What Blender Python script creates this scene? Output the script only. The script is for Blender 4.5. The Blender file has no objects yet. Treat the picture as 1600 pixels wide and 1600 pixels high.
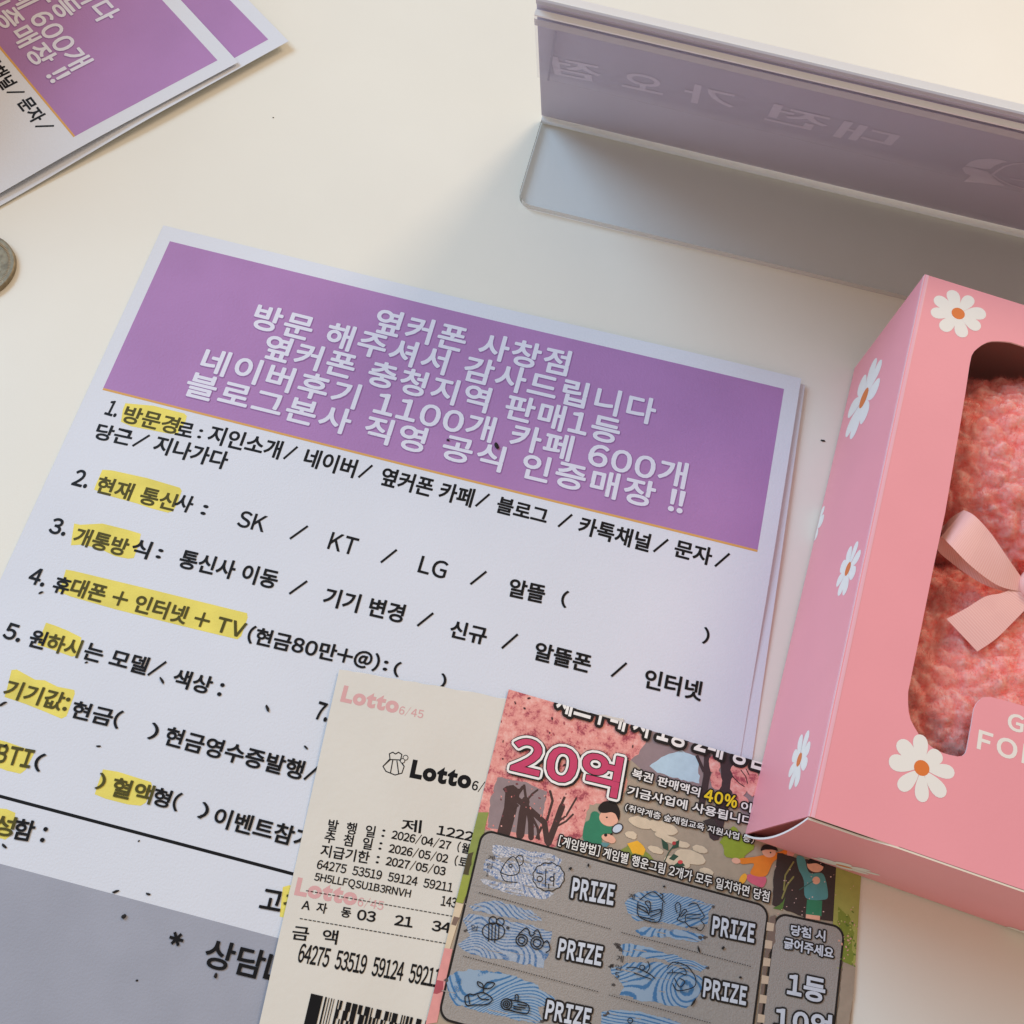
import bpy, bmesh, math, random
from mathutils import Vector, Matrix, noise
from mathutils.geometry import tessellate_polygon

random.seed(7)
scene = bpy.context.scene
COL = scene.collection

# ------------------------------------------------------------------ camera
CAM = Vector((0.14211, -0.17925, 0.2802))
R = ((0.96923, 0.23807, 0.06264), (0.24416, -0.8972, -0.36799), (-0.03141, 0.37196, -0.92772))
FPX = 1599.525
cd = bpy.data.cameras.new("camera"); cam = bpy.data.objects.new("camera", cd); COL.objects.link(cam)
cd.sensor_fit = 'HORIZONTAL'; cd.sensor_width = 36.0; cd.lens = 36.0 * FPX / 1600.0
cd.clip_start = 0.01; cd.clip_end = 50.0
cam.matrix_world = Matrix(((R[0][0], -R[1][0], -R[2][0], CAM.x), (R[0][1], -R[1][1], -R[2][1], CAM.y),
                           (R[0][2], -R[1][2], -R[2][2], CAM.z), (0, 0, 0, 1)))
scene.camera = cam

# ------------------------------------------------------------------ light
world = bpy.data.worlds.new("World"); scene.world = world; world.use_nodes = True
world.node_tree.nodes["Background"].inputs[0].default_value = (1.0, 0.81, 0.67, 1)
world.node_tree.nodes["Background"].inputs[1].default_value = 0.48

def area(name, loc, target, sx, sy, power, color):
    l = bpy.data.lights.new(name, 'AREA'); l.shape = 'RECTANGLE'; l.size = sx; l.size_y = sy
    l.energy = power; l.color = color
    o = bpy.data.objects.new(name, l); COL.objects.link(o); o.location = loc
    o.rotation_euler = (Vector(target) - Vector(loc)).to_track_quat('-Z', 'Y').to_euler()
    return o
area("window_light", (-1.15, 0.50, 0.95), (0.1, -0.05, 0), 0.9, 0.8, 21.5, (0.44, 0.69, 1.0))
area("ceiling_light", (0.85, 1.35, 1.25), (0.15, 0, 0), 0.6, 0.5, 12.5, (1.0, 0.76, 0.56))

scene.view_settings.view_transform = 'Standard'
scene.view_settings.look = 'None'
scene.view_settings.exposure = 0.07
scene.view_settings.gamma = 1.0

# ------------------------------------------------------------------ materials
def lin(c):
    c = c / 255.0
    return c / 12.92 if c <= 0.04045 else ((c + 0.055) / 1.055) ** 2.4
def rgb(r, g, b, k=1.0):
    return (min(lin(r) * k, 0.95), min(lin(g) * k, 0.95), min(lin(b) * k, 0.95), 1)
MATS = {}
def mat(name, col, rough=0.6, spec=0.3, mottle=0.0, mscale=60.0, bump=0.0, bscale=900.0, metal=0.0, sheen=0.0, sss=0.0):
    if name in MATS: return MATS[name]
    m = bpy.data.materials.new(name); m.use_nodes = True; nt = m.node_tree
    b = nt.nodes["Principled BSDF"]
    b.inputs["Base Color"].default_value = col; b.inputs["Roughness"].default_value = rough
    b.inputs["Specular IOR Level"].default_value = spec; b.inputs["Metallic"].default_value = metal
    if sheen: b.inputs["Sheen Weight"].default_value = sheen
    if sss:
        b.inputs["Subsurface Weight"].default_value = sss; b.inputs["Subsurface Radius"].default_value = (0.006, 0.003, 0.002)
        b.inputs["Subsurface Scale"].default_value = 1.0
    tc = nt.nodes.new("ShaderNodeTexCoord")
    if mottle:
        n = nt.nodes.new("ShaderNodeTexNoise"); n.inputs["Scale"].default_value = mscale; n.inputs["Detail"].default_value = 6
        nt.links.new(tc.outputs["Object"], n.inputs["Vector"])
        mp = nt.nodes.new("ShaderNodeMapRange"); mp.inputs[3].default_value = 1 - mottle; mp.inputs[4].default_value = 1 + mottle
        mp.inputs[1].default_value = 0.3; mp.inputs[2].default_value = 0.7
        nt.links.new(n.outputs["Fac"], mp.inputs[0])
        mx = nt.nodes.new("ShaderNodeMix"); mx.data_type = 'RGBA'; mx.blend_type = 'MULTIPLY'; mx.inputs[0].default_value = 1
        mx.inputs[6].default_value = col; nt.links.new(mp.outputs[0], mx.inputs[7])
        nt.links.new(mx.outputs[2], b.inputs["Base Color"])
    if bump:
        n2 = nt.nodes.new("ShaderNodeTexNoise"); n2.inputs["Scale"].default_value = bscale; n2.inputs["Detail"].default_value = 3
        nt.links.new(tc.outputs["Object"], n2.inputs["Vector"])
        bp = nt.nodes.new("ShaderNodeBump"); bp.inputs["Strength"].default_value = bump; bp.inputs["Distance"].default_value = 0.0003
        nt.links.new(n2.outputs["Fac"], bp.inputs["Height"]); nt.links.new(bp.outputs[0], b.inputs["Normal"])
    MATS[name] = m
    return m

def clear_mat(name, tint, gloss_rough=0.05, weight=1.0, body=None, body_fac=0.0):
    m = bpy.data.materials.new(name); m.use_nodes = True; nt = m.node_tree; nt.nodes.clear()
    out = nt.nodes.new("ShaderNodeOutputMaterial"); tr = nt.nodes.new("ShaderNodeBsdfTransparent"); gl = nt.nodes.new("ShaderNodeBsdfGlossy")
    tr.inputs[0].default_value = tint; gl.inputs["Roughness"].default_value = gloss_rough
    fr = nt.nodes.new("ShaderNodeFresnel"); fr.inputs[0].default_value = 1.45
    mu = nt.nodes.new("ShaderNodeMath"); mu.operation = 'MULTIPLY'; mu.inputs[1].default_value = weight
    ge = nt.nodes.new("ShaderNodeNewGeometry"); su = nt.nodes.new("ShaderNodeMath"); su.operation = 'SUBTRACT'; su.inputs[0].default_value = 1.0
    nt.links.new(ge.outputs["Backfacing"], su.inputs[1]); m3 = nt.nodes.new("ShaderNodeMath"); m3.operation = 'MULTIPLY'
    nt.links.new(fr.outputs[0], m3.inputs[0]); nt.links.new(su.outputs[0], m3.inputs[1])
    nt.links.new(m3.outputs[0], mu.inputs[0])
    mx = nt.nodes.new("ShaderNodeMixShader"); nt.links.new(mu.outputs[0], mx.inputs[0])
    nt.links.new(tr.outputs[0], mx.inputs[1]); nt.links.new(gl.outputs[0], mx.inputs[2])
    last = mx
    if body:
        df = nt.nodes.new("ShaderNodeBsdfDiffuse"); df.inputs[0].default_value = body
        m2 = nt.nodes.new("ShaderNodeMixShader"); m2.inputs[0].default_value = body_fac
        nt.links.new(mx.outputs[0], m2.inputs[1]); nt.links.new(df.outputs[0], m2.inputs[2]); last = m2
    nt.links.new(last.outputs[0], out.inputs[0])
    return m

PAPER = mat("white_office_paper", (0.735, 0.775, 0.825, 1), 0.75, 0.2, 0.02, 25, 0.25, 1600)
PURPLE = mat("purple_print", (0.425, 0.222, 0.47, 1), 0.55, 0.35, 0.05, 40, 0.30, 1500)
PURPLE_DK = mat("purple_shadow_print", (0.30, 0.145, 0.37, 1), 0.55, 0.3)
LETTER_W = mat("white_print", (0.76, 0.77, 0.86, 1), 0.6, 0.3)
INK = mat("black_toner", (0.008, 0.008, 0.009, 1), 0.5, 0.18)
INK_HI = mat("toner_under_highlighter", (0.085, 0.075, 0.015, 1), 0.6, 0.2)
ORANGE_L = mat("orange_rule", (0.72, 0.40, 0.12, 1), 0.6, 0.2)
YELLOW = mat("yellow_highlighter", (0.86, 0.75, 0.16, 1), 0.7, 0.2, 0.12, 90, 0.2, 1600)
GREYP = mat("grey_print", (0.37, 0.39, 0.445, 1), 0.65, 0.25, 0.05, 60, 0.25, 1600)
TABLE = mat("cream_laminate", (0.84, 0.825, 0.715, 1), 0.40, 0.3, 0.026, 14, 0.07, 1800)

# ------------------------------------------------------------------ surfaces: photograph pixel <-> place
def ray(px, py):
    x = (px - 800) / FPX; y = (py - 800) / FPX
    return Vector((R[0][0]*x + R[1][0]*y + R[2][0], R[0][1]*x + R[1][1]*y + R[2][1], R[0][2]*x + R[1][2]*y + R[2][2]))
def sm(t, a, b):
    t = max(0.0, min(1.0, (t - a) / (b - a))); return t * t * (3 - 2 * t)

class Ground:                        # a gently curved, nearly level sheet z = f(x, y)
    def __init__(s, f): s.f = f
    def px2d(s, px, py):
        d = ray(px, py); z = 0.001
        for _ in range(6):
            P = CAM + d * ((z - CAM.z) / d.z); z = s.f(P.x, P.y)
        return Vector((P.x, P.y))
    def to3d(s, a, b, h=0.0): return Vector((a, b, s.f(a, b) + h))
class Plane:
    def __init__(s, o, u, v): s.o, s.u, s.v = Vector(o), Vector(u).normalized(), Vector(v).normalized(); s.n = s.u.cross(s.v)
    def px2d(s, px, py):
        d = ray(px, py); P = CAM + d * ((s.o - CAM).dot(s.n) / d.dot(s.n)) - s.o
        return Vector((P.dot(s.u), P.dot(s.v)))
    def to3d(s, a, b, h=0.0): return s.o + s.u * a + s.v * b + s.n * h

def lift(x, y): return sm(x, 0.085, 0.21) * sm(y, -0.116, -0.05)
def form_z(x, y): return 0.0005 + 0.0019 * lift(x, y)
FORM = Ground(form_z)

_ch = {}; _gl = {}
def outline(ch, bold):               # flat outline of one string in em units
    k = (ch, bold)
    if k in _ch: return _ch[k]
    c = bpy.data.curves.new("lettering", 'FONT'); c.body = ch; c.fill_mode = 'FRONT'; c.resolution_u = 4; c.offset = bold
    o = bpy.data.objects.new("lettering", c); COL.objects.link(o)
    dg = bpy.context.evaluated_depsgraph_get(); dg.update()
    ev = o.evaluated_get(dg); m = ev.to_mesh()
    vs = [(v.co.x, v.co.y) for v in m.vertices]; fs = [tuple(p.vertices) for p in m.polygons]
    ev.to_mesh_clear(); bpy.data.objects.remove(o); bpy.data.curves.remove(c)
    _ch[k] = (vs, fs); return _ch[k]
def glyphs(body, bold=0.0, space=1.0, mono=0.0, plain=False):
    """unit-box outlines; Latin letters and figures take the full width forms so that they match the Hangul"""
    k = (body, bold, space, mono, plain)
    if k in _gl: return _gl[k]
    vs = []; fs = []
    if plain:
        x = 0.0
        for ch in body:
            v_, f_ = outline(ch, bold); a = min(p[0] for p in v_); n = len(vs)
            vs += [(p[0] + x - a, p[1]) for p in v_]; fs += [tuple(n + q for q in f) for f in f_]; x += max(p[0] for p in v_) - a + 0.012
    else:
        x = 0.0
        for ch in body:
            if ch == ' ': x += (mono or 0.30) * space; continue
            wide = ord(ch) < 127
            v_, f_ = outline(chr(ord(ch) + 0xFEE0) if wide else ch, bold)
            if ch == '/': v_ = [(p[0]*0.5, p[1]) for p in v_]
            a = min(p[0] for p in v_); b = max(p[0] for p in v_); n = len(vs)
            if wide:
                if mono: dx = x + mono/2 - (a + b)/2; adv = mono
                else: dx = x + 0.05 - a; adv = (b - a) + 0.10
            else: dx = x; adv = 0.92
            vs += [(p[0] + dx, p[1]) for p in v_]; fs += [tuple(n + q for q in f) for f in f_]; x += adv * space
    x0 = min(v[0] for v in vs); x1 = max(v[0] for v in vs); y0 = min(v[1] for v in vs); y1 = max(v[1] for v in vs)
    vs = [((x - x0) / (x1 - x0), (y - y0) / (y1 - y0)) for x, y in vs]
    _gl[k] = (vs, fs); return _gl[k]

class Ink:                           # collects flat printed shapes lying on one surface into ONE mesh
    def __init__(s, surf, h0=0.00003, step=0.000004):
        s.S = surf; s.h = h0; s.step = step; s.v = []; s.f = []; s.mi = []; s.mats = []; s.clip = None
    def _m(s, m):
        if m not in s.mats: s.mats.append(m)
        return s.mats.index(m)
    def add(s, v2, faces, m, dh=0.0):
        n = len(s.v); i = s._m(m)
        s.v += [s.S.to3d(a, b, s.h + dh) for a, b in v2]
        s.f += [tuple(n + k for k in f) for f in faces]; s.mi += [i] * len(faces)
    def up(s): s.h += s.step
    def poly2(s, pts, m, dh=0.0):
        pts = [Vector(p) for p in pts]
        tri = tessellate_polygon([[Vector((p.x, p.y, 0)) for p in pts]])
        s.add(pts, [tuple(t) for t in tri], m, dh); s.up()
    def poly(s, px, m): s.poly2([s.S.px2d(*p) for p in px], m)
    def line2(s, pts, w, m, closed=False, sub=0.004, caps=True):
        pts = [Vector(p) for p in pts]
        if closed: pts = pts + [pts[0]]
        for a, b in zip(pts, pts[1:]):
            d = b - a; L = d.length
            if L < 1e-9: continue
            k = max(1, int(L / sub)); t = d / L; nn = Vector((-t.y, t.x)) * (w / 2)
            vs = []
            for i in range(k + 1):
                c = a + d * (i / k); vs += [c + nn, c - nn]
            s.add(vs, [(2*i, 2*i+1, 2*i+3, 2*i+2) for i in range(k)], m); s.h += 2e-7
            if caps and len(pts) > 2:
                for c in (a, b):
                    cv = [c + Vector((math.cos(q * math.pi / 4), math.sin(q * math.pi / 4))) * (w / 2) for q in range(8)]
                    s.add(cv, [tuple(range(8))], m, 1e-7)
        s.up()
    def line(s, px, wpx, m, closed=False):
        pts = [s.S.px2d(*p) for p in px]
        c = px[0]; sc = (s.S.px2d(c[0] + 1, c[1]) - s.S.px2d(*c)).length
        s.line2(pts, wpx * sc, m, closed)
    def ell(s, c, rx, ry, m, rot=0.0, n=28):
        ca, sa = math.cos(rot), math.sin(rot)
        s.poly([(c[0] + rx*math.cos(t)*ca - ry*math.sin(t)*sa, c[1] + rx*math.cos(t)*sa + ry*math.sin(t)*ca) for t in [2*math.pi*i/n for i in range(n)]], m)
    def text(s, body, a, b, hpx, m, bold=0.018, space=1.0, outline=None, mono=0.0, plain=False):
        """lettering whose bounding box has its bottom left at pixel a, bottom right at pixel b, hpx tall"""
        A = s.S.px2d(*a); B = s.S.px2d(*b); X = B - A; W = X.length; x = X / W
        y = Vector((-x.y, x.x))
        q = s.S.px2d(a[0], a[1] - hpx); H = abs((q - A).dot(y))
        if X.x < 0: y = -y
        s.text2(body, A, x, y, W, H, m, bold, space, [(r * H / hpx, om) for r, om in outline] if outline else None, mono, plain)
    def text2(s, body, A, x, y, W, H, m, bold=0.018, space=1.0, outline=None, mono=0.0, plain=False):
        vs, fs = glyphs(body, bold, space, mono, plain)
        P = [A + x * (W * p[0]) + y * (H * p[1]) for p in vs]
        for r, om in (outline or []):
            nk = 9 if om is m else 14
            for k in range(nk):
                t = 2 * math.pi * k / nk
                s.add([p + Vector((math.cos(t), math.sin(t))) * r for p in P], fs, om); s.h += 3e-7
            s.up()
        s.add(P, fs, m); s.up()
    def build(s, name, parent, keep=None):
        if keep is not None:         # keep(v) < 0 is cut away: (point, normal)
            pass
        return link_mesh(name, s.v, s.f, s.mats, s.mi, parent, cut=keep)

def link_mesh(name, verts, faces, mats, mi=None, parent=None, smooth=False, cut=None):
    org = parent_origin(parent)
    me = bpy.data.meshes.new(name)
    me.from_pydata([Vector(v) - org for v in verts], [], faces)
    for m in (mats if isinstance(mats, list) else [mats]): me.materials.append(m)
    if mi:
        for p, i in zip(me.polygons, mi): p.material_index = i
    if smooth:
        for p in me.polygons: p.use_smooth = True
    if cut:
        bm = bmesh.new(); bm.from_mesh(me)
        for co, no in cut:
            bmesh.ops.bisect_plane(bm, geom=bm.verts[:] + bm.edges[:] + bm.faces[:], plane_co=Vector(co) - org, plane_no=no, clear_outer=True)
        bm.to_mesh(me); bm.free()
    me.update()
    o = bpy.data.objects.new(name, me); COL.objects.link(o)
    if parent is not None:
        o.parent = parent
    return o
def parent_origin(p):
    v = Vector((0, 0, 0))
    while p is not None:
        v += p.location; p = p.parent
    return v
def thing(name, label, cat, loc, group=None):
    o = bpy.data.objects.new(name, None); o.empty_display_size = 0.01; COL.objects.link(o)
    o.location = loc; o["label"] = label; o["category"] = cat
    if group: o["group"] = group
    return o
def tag(o, label, cat, group=None):
    o["label"] = label; o["category"] = cat
    if group: o["group"] = group
    return o

def sheet(name, parent, corner, ang, w, h, zf, thick, m, nx=44, ny=60, rough_top=0.0):
    """a thin sheet of paper hanging down (-y) from its top left corner"""
    ux = Vector((math.cos(ang), math.sin(ang))); uy = Vector((math.sin(ang), -math.cos(ang)))
    vs = []; fs = []
    for k in (0, 1):
        for j in range(ny + 1):
            for i in range(nx + 1):
                p = Vector(corner) + ux * (w * i / nx) + uy * (h * j / ny)
                if j == 0 and rough_top: p += uy * (rough_top * (random.random() - 0.5))
                vs.append((p.x, p.y, zf(p.x, p.y) - k * thick))
    N = (nx + 1) * (ny + 1)
    for j in range(ny):
        for i in range(nx):
            a = j * (nx + 1) + i
            fs.append((a, a + nx + 1, a + nx + 2, a + 1)); fs.append((N + a, N + a + 1, N + a + nx + 2, N + a + nx + 1))
    for i in range(nx):
        fs.append((i, i + 1, N + i + 1, N + i)); a = ny * (nx + 1) + i
        fs.append((a + 1, a, N + a, N + a + 1))
    for j in range(ny):
        a = j * (nx + 1); fs.append((a + nx + 1, a, N + a, N + a + nx + 1))
        a += nx; fs.append((a, a + nx + 1, N + a + nx + 1, N + a))
    return link_mesh(name, vs, fs, m, None, parent, smooth=False)

def grid(ink, c, m, nx, ny):         # four 2-D corners TL TR BR BL
    c = [Vector(p) for p in c]; vs = []; fs = []
    for j in range(ny + 1):
        for i in range(nx + 1):
            a = c[0].lerp(c[1], i / nx); b = c[3].lerp(c[2], i / nx); vs.append(a.lerp(b, j / ny))
    for j in range(ny):
        for i in range(nx):
            a = j * (nx + 1) + i; fs.append((a, a + nx + 1, a + nx + 2, a + 1))
    ink.add(vs, fs, m); ink.up()

def box_mesh(x0, x1, y0, y1, z0, z1, fr=lambda p: p):
    v = [fr(Vector((x, y, z))) for z in (z0, z1) for y in (y0, y1) for x in (x0, x1)]
    f = [(0, 2, 3, 1), (4, 5, 7, 6), (0, 1, 5, 4), (2, 6, 7, 3), (0, 4, 6, 2), (1, 3, 7, 5)]
    return v, f

# ------------------------------------------------------------------ table
v, f = box_mesh(-0.75, 1.05, -0.75, 0.85, -0.03, 0.0)
tb = link_mesh("table_top", v, f, TABLE); tb["kind"] = "structure"

# ------------------------------------------------------------------ the printed form
Z3 = lambda x, y: (150 + x / 2.909, 340 + y / 2.909)
Z4 = lambda x, y: (650 + x / 2.4615, 440 + y / 2.4615)
ZA = lambda x, y: (x / 3.2, 600 + y / 3.2)
ZB = lambda x, y: (x / 2.909, 1000 + y / 2.909)

form = thing("printed_form", "topmost white survey form with purple banner and yellow highlighter strokes, lying under the lottery papers", "form", (0.105, -0.1485, 0), "printed survey forms on the table")
sheet("paper_sheet", form, (0, 0), 0, 0.210, 0.297, form_z, 0.0001, PAPER)
k = Ink(FORM, 0.00002)
bx0, by0, bw_, bh_ = 0.00415, -0.00521, 0.20103, 0.05531
grid(k, [(bx0, by0), (bx0 + bw_, by0), (bx0 + bw_, by0 - bh_), (bx0, by0 - bh_)], PURPLE, 42, 12)
k.line2([(bx0, by0 - bh_ - 0.0003), (bx0 + bw_, by0 - bh_ - 0.0003)], 0.0007, ORANGE_L)
k.build("banner", form)

k = Ink(FORM, 0.00006, 1e-6)
HEAD = [("옆커폰 사창점", (582, 518), (884, 588)), ("방문 해주셔서 감사드립니다", (391, 511), (1019, 664)),
        ("옆커폰 충청지역 판매1등", (408, 558), (963, 695)), ("네이버후기 1100개 카페 600개", (310, 579), (1068, 764)),
        ("블로그본사 직영 공식 인증매장 !!", (286, 617), (1064, 805))]
for body, a, b in HEAD:
    k.text(body, (a[0] + 0.6, a[1] + 0.9), (b[0] + 0.6, b[1] + 0.9), 40, PURPLE_DK, 0.0, 1.06, outline=[(1.9, PURPLE_DK)])
for body, a, b in HEAD:
    k.text(body, a, b, 40, LETTER_W, 0.0, 1.06, [(1.15, LETTER_W)])
k.build("banner_lettering", form)

ROWS = [
 ("1.", (163, 647), (180, 652), 25, 0), ("방문경", (189, 659), (273, 679), 28, 1), ("로", (273, 679), (298, 684), 22, 0), (":", (308, 684), (313, 685), 14, 0),
 ("지인소개", (322, 691), (434, 718), 30, 0), ("/", (443, 718), (465, 718), 20, 0), ("네이버", (472, 727), (551, 747), 30, 0), ("/", (560, 747), (582, 747), 20, 0),
 ("옆커폰 카페", (592, 757), (735, 793), 30, 0), ("/", (743, 792), (765, 792), 20, 0), ("블로그", (774, 800), (852, 820), 26, 0), ("/", (872, 824), (894, 824), 20, 0),
 ("카톡채널", (902, 833), (1012, 863), 29, 0), ("/", (1021, 863), (1044, 863), 20, 0), ("문자", (1052, 869), (1109, 884), 28, 0), ("/", (1117, 886), (1140, 886), 21, 0),
 ("당근", (146, 685), (201, 697), 26, 0), ("/", (207, 698), (234, 698), 18, 0), ("지나가다", (237, 706), (350, 734), 29, 0),
 ("2.", (111, 757), (134, 763), 27, 0), ("현재 통신", (147, 769), (270, 799), 28, 1), ("사", (270, 794), (295, 802), 28, 0), (":", (313, 803), (320, 805), 16, 0),
 ("SK", (369, 822), (411, 832), 27, 0), ("/", (453, 843), (481, 843), 21, 0), ("KT", (511, 857), (553, 868), 28, 0), ("/", (595, 880), (620, 880), 21, 0),
 ("LG", (652, 894), (694, 905), 28, 0), ("/", (735, 914), (760, 914), 21, 0), ("알뜰", (793, 931), (848, 943), 29, 0), ("(", (875, 948), (884, 950), 27, 0), (")", (1097, 1005), (1106, 1007), 26, 0),
 ("3.", (75, 832), (100, 838), 26, 0), ("개통방", (112, 849), (194, 870), 29, 1), ("식", (202, 867), (229, 874), 29, 0), (":", (243, 871), (250, 873), 15, 0),
 ("통신사 이동", (277, 886), (429, 921), 30, 0), ("/", (452, 929), (480, 929), 21, 0), ("기기 변경", (503, 945), (627, 974), 30, 0), ("/", (652, 979), (677, 979), 21, 0),
 ("신규", (701, 995), (757, 1008), 28, 0), ("/", (784, 1014), (809, 1014), 23, 0), ("알뜰폰", (833, 1030), (920, 1052), 29, 0), ("/", (955, 1058), (979, 1058), 22, 0),
 ("인터넷", (1005, 1074), (1094, 1096), 31, 0),
 ("4.", (42, 910), (67, 917), 27, 0), ("휴", (80, 924), (104, 930), 27, 0), ("대폰 + 인터넷 + TV", (107, 929), (378, 999), 29, 1),
 ("(현금80만+@)", (384, 1004), (589, 1050), 29, 0), (":", (598, 1047), (604, 1048), 15, 0), ("(", (613, 1056), (622, 1058), 24, 0), (")", (685, 1075), (694, 1077), 24, 0),
 ("5.", (3, 996), (29, 1004), 27, 0), ("원", (42, 1009), (66, 1015), 29, 0), ("하시", (69, 1016), (121, 1028), 29, 1), ("는 모델", (128, 1029), (226, 1055), 29, 0), ("/", (231, 1056), (260, 1056), 22, 0),
 ("색상 :", (267, 1071), (344, 1090), 29, 0), ("7.", (490, 1122), (509, 1128), 29, 0),
 ("기기값:", (3, 1088), (102, 1113), 30, 1), ("현금(", (108, 1121), (184, 1139), 30, 0), (")", (230, 1154), (243, 1157), 27, 0),
 ("현금영수증발행", (254, 1163), (469, 1219), 31, 0), ("/", (475, 1219), (500, 1219), 23, 0),
 ("BTI", (-10, 1190), (46, 1200), 29, 1), ("(", (50, 1203), (62, 1206), 30, 0), (")", (148, 1232), (160, 1235), 27, 1), ("혈액", (171, 1243), (234, 1257), 31, 1), ("형(", (235, 1257), (276, 1268), 31, 0), (")", (308, 1277), (321, 1281), 27, 0),
 ("이벤트참가", (331, 1290), (486, 1330), 32, 0),
 ("성", (-16, 1302), (18, 1308), 32, 1), ("함 :", (18, 1310), (68, 1318), 33, 0),
 ("고", (405, 1418), (437, 1424), 31, 0), ("객", (439, 1424), (468, 1432), 31, 1),
 ("상담", (315, 1509), (406, 1531), 47, 0), ("ㄴ", (411, 1528), (440, 1535), 40, 0),
]
hl = [
 [(189, 659), (192, 640), (196, 630), (240, 634), (288, 646), (292, 650), (290, 658), (283, 671), (277, 678), (266, 678), (225, 670), (205, 666)],
 [(147, 765), (150, 757), (160, 734), (175, 735), (230, 747), (281, 762), (284, 767), (278, 785), (270, 799), (262, 801), (235, 794), (215, 787), (175, 776)],
 [(111, 852), (112, 842), (116, 818), (125, 820), (160, 818), (200, 828), (220, 834), (218, 848), (209, 872), (200, 873), (180, 869), (155, 857), (128, 851)],
 [(91, 924), (97, 910), (103, 890), (115, 892), (240, 922), (386, 958), (387, 965), (377, 994), (371, 999), (300, 982), (180, 952), (110, 932)],
 [(58, 1008), (72, 973), (85, 977), (105, 985), (127, 996), (126, 1005), (118, 1025), (112, 1026), (90, 1018), (70, 1011)],
 [(7, 1089), (10, 1080), (18, 1047), (26, 1046), (55, 1062), (70, 1063), (90, 1073), (116, 1078), (117, 1084), (104, 1119), (96, 1123), (70, 1112), (40, 1100)],
 [(-20, 1192), (-14, 1153), (10, 1159), (50, 1173), (53, 1178), (40, 1203), (32, 1209), (10, 1204)],
 [(148, 1241), (152, 1228), (161, 1202), (185, 1206), (236, 1222), (238, 1229), (228, 1254), (220, 1259), (200, 1257), (165, 1248)],
 [(-20, 1303), (-14, 1262), (10, 1264), (24, 1270), (23, 1280), (14, 1308), (8, 1312)],
 [(437, 1432), (442, 1386), (452, 1383), (500, 1397), (520, 1403), (512, 1450), (480, 1446)],
]
for h in hl:
    k = Ink(FORM, 0.000024); k.poly(h, YELLOW)
    k.build("highlighter_mark", form)
k = Ink(FORM, 0.00003, 3e-7)
P1 = FORM.px2d(0, 1241); P2 = FORM.px2d(455, 1368)
yl = (P1.y + P2.y) / 2
k.line2([(0.006, yl), (0.204, yl)], 0.0008, INK)
for body, a, b, h, hi in ROWS:
    if body == "/": k.line([(a[0], a[1] - 1), (b[0], a[1] - h)], 3.6, INK); continue
    m_ = INK_HI if hi else INK
    k.text(body, a, b, h, m_, 0.008, 1.0, [(0.62 if body not in "SKKTLG" else 0.3, m_)])
for t in (0, 60, 120):                # the asterisk
    a = math.radians(t + 14); k.line([(276 - 11*math.sin(a), 1467 - 11*math.cos(a)), (276 + 11*math.sin(a), 1467 + 11*math.cos(a))], 4.5, INK)
k.build("question_lettering", form)
k = Ink(FORM, 0.00001)
yg = (FORM.px2d(0, 1348).y + FORM.px2d(430, 1466).y) / 2
grid(k, [(0.0, yg), (0.21, yg), (0.21, -0.297), (0.0, -0.297)], GREYP, 20, 12)
k.build("grey_panel", form)

# blank-backed copies of the form below it, right edges showing
s2 = thing("printed_form", "second form sheet whose white edge shows along the right of the top form", "form", (0.105, -0.1485, 0), "printed survey forms on the table")
sheet("paper_sheet", s2, (0.0018, -0.0040), math.radians(0.75), 0.210, 0.292, lambda x, y: 0.00032 + 0.0009 * lift(x, y), 0.0001, PAPER)
s3 = thing("printed_form", "bottom form sheet of the centre pile, flat on the table", "form", (0.105, -0.1485, 0), "printed survey forms on the table")
sheet("paper_sheet", s3, (0.0006, -0.0025), math.radians(0.25), 0.210, 0.293, lambda x, y: 0.00016 + 0.00025 * lift(x, y), 0.0001, PAPER)

# the pile at the top left: two more copies of the printed form, turned
def copy_form(trx, tryy, deg, z, label, skip=("highlighter_mark",)):
    a = math.radians(deg)
    r = form.copy(); COL.objects.link(r); r["label"] = label
    off = Vector((0.21 - 0.105, 0.1485, 0)); off.rotate(Matrix.Rotation(a, 3, 'Z'))
    r.location = (trx - off.x, tryy - off.y, z); r.rotation_euler = (0, 0, a)
    for ch in list(form.children):
        if ch.name.split(".")[0] in skip: continue
        c = ch.copy(); COL.objects.link(c); c.parent = r
    return r
copy_form(0.0015, 0.0690, -36.6, 0.0012, "uppermost purple bannered form of the top left pile, its lettering running downhill")
copy_form(0.0144, 0.0842, -35.8, 0.0002, "lower purple bannered form peeking out behind the top left pile")

# ------------------------------------------------------------------ coin
METAL = mat("worn_nickel", (0.25, 0.205, 0.125, 1), 0.5, 0.5, 0.3, 500, 0.6, 900, metal=0.4)
cx, cy, cr, ch_ = -0.0492, -0.0312, 0.0120, 0.0018
coin = thing("coin", "worn silver coin with a beaded rim at the left edge of the table", "coin", (cx, cy, 0))
prof = [(0, 0.00135), (cr*0.82, 0.00135), (cr*0.86, 0.00165), (cr*0.90, 0.00175), (cr*0.975, 0.0018), (cr, 0.0016), (cr, 0.0002), (cr*0.98, 0.0), (0, 0.0)]
vs = []; fs = []; n = 160
for r_, z_ in prof:
    for i in range(n):
        t = 2*math.pi*i/n; vs.append((cx + r_*math.cos(t), cy + r_*math.sin(t), z_))
for j in range(len(prof) - 1):
    for i in range(n): fs.append((j*n+i, (j+1)*n+i, (j+1)*n+(i+1) % n, j*n+(i+1) % n))
link_mesh("coin_body", vs, fs, METAL, None, coin, smooth=False)
vs = []; fs = []
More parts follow.
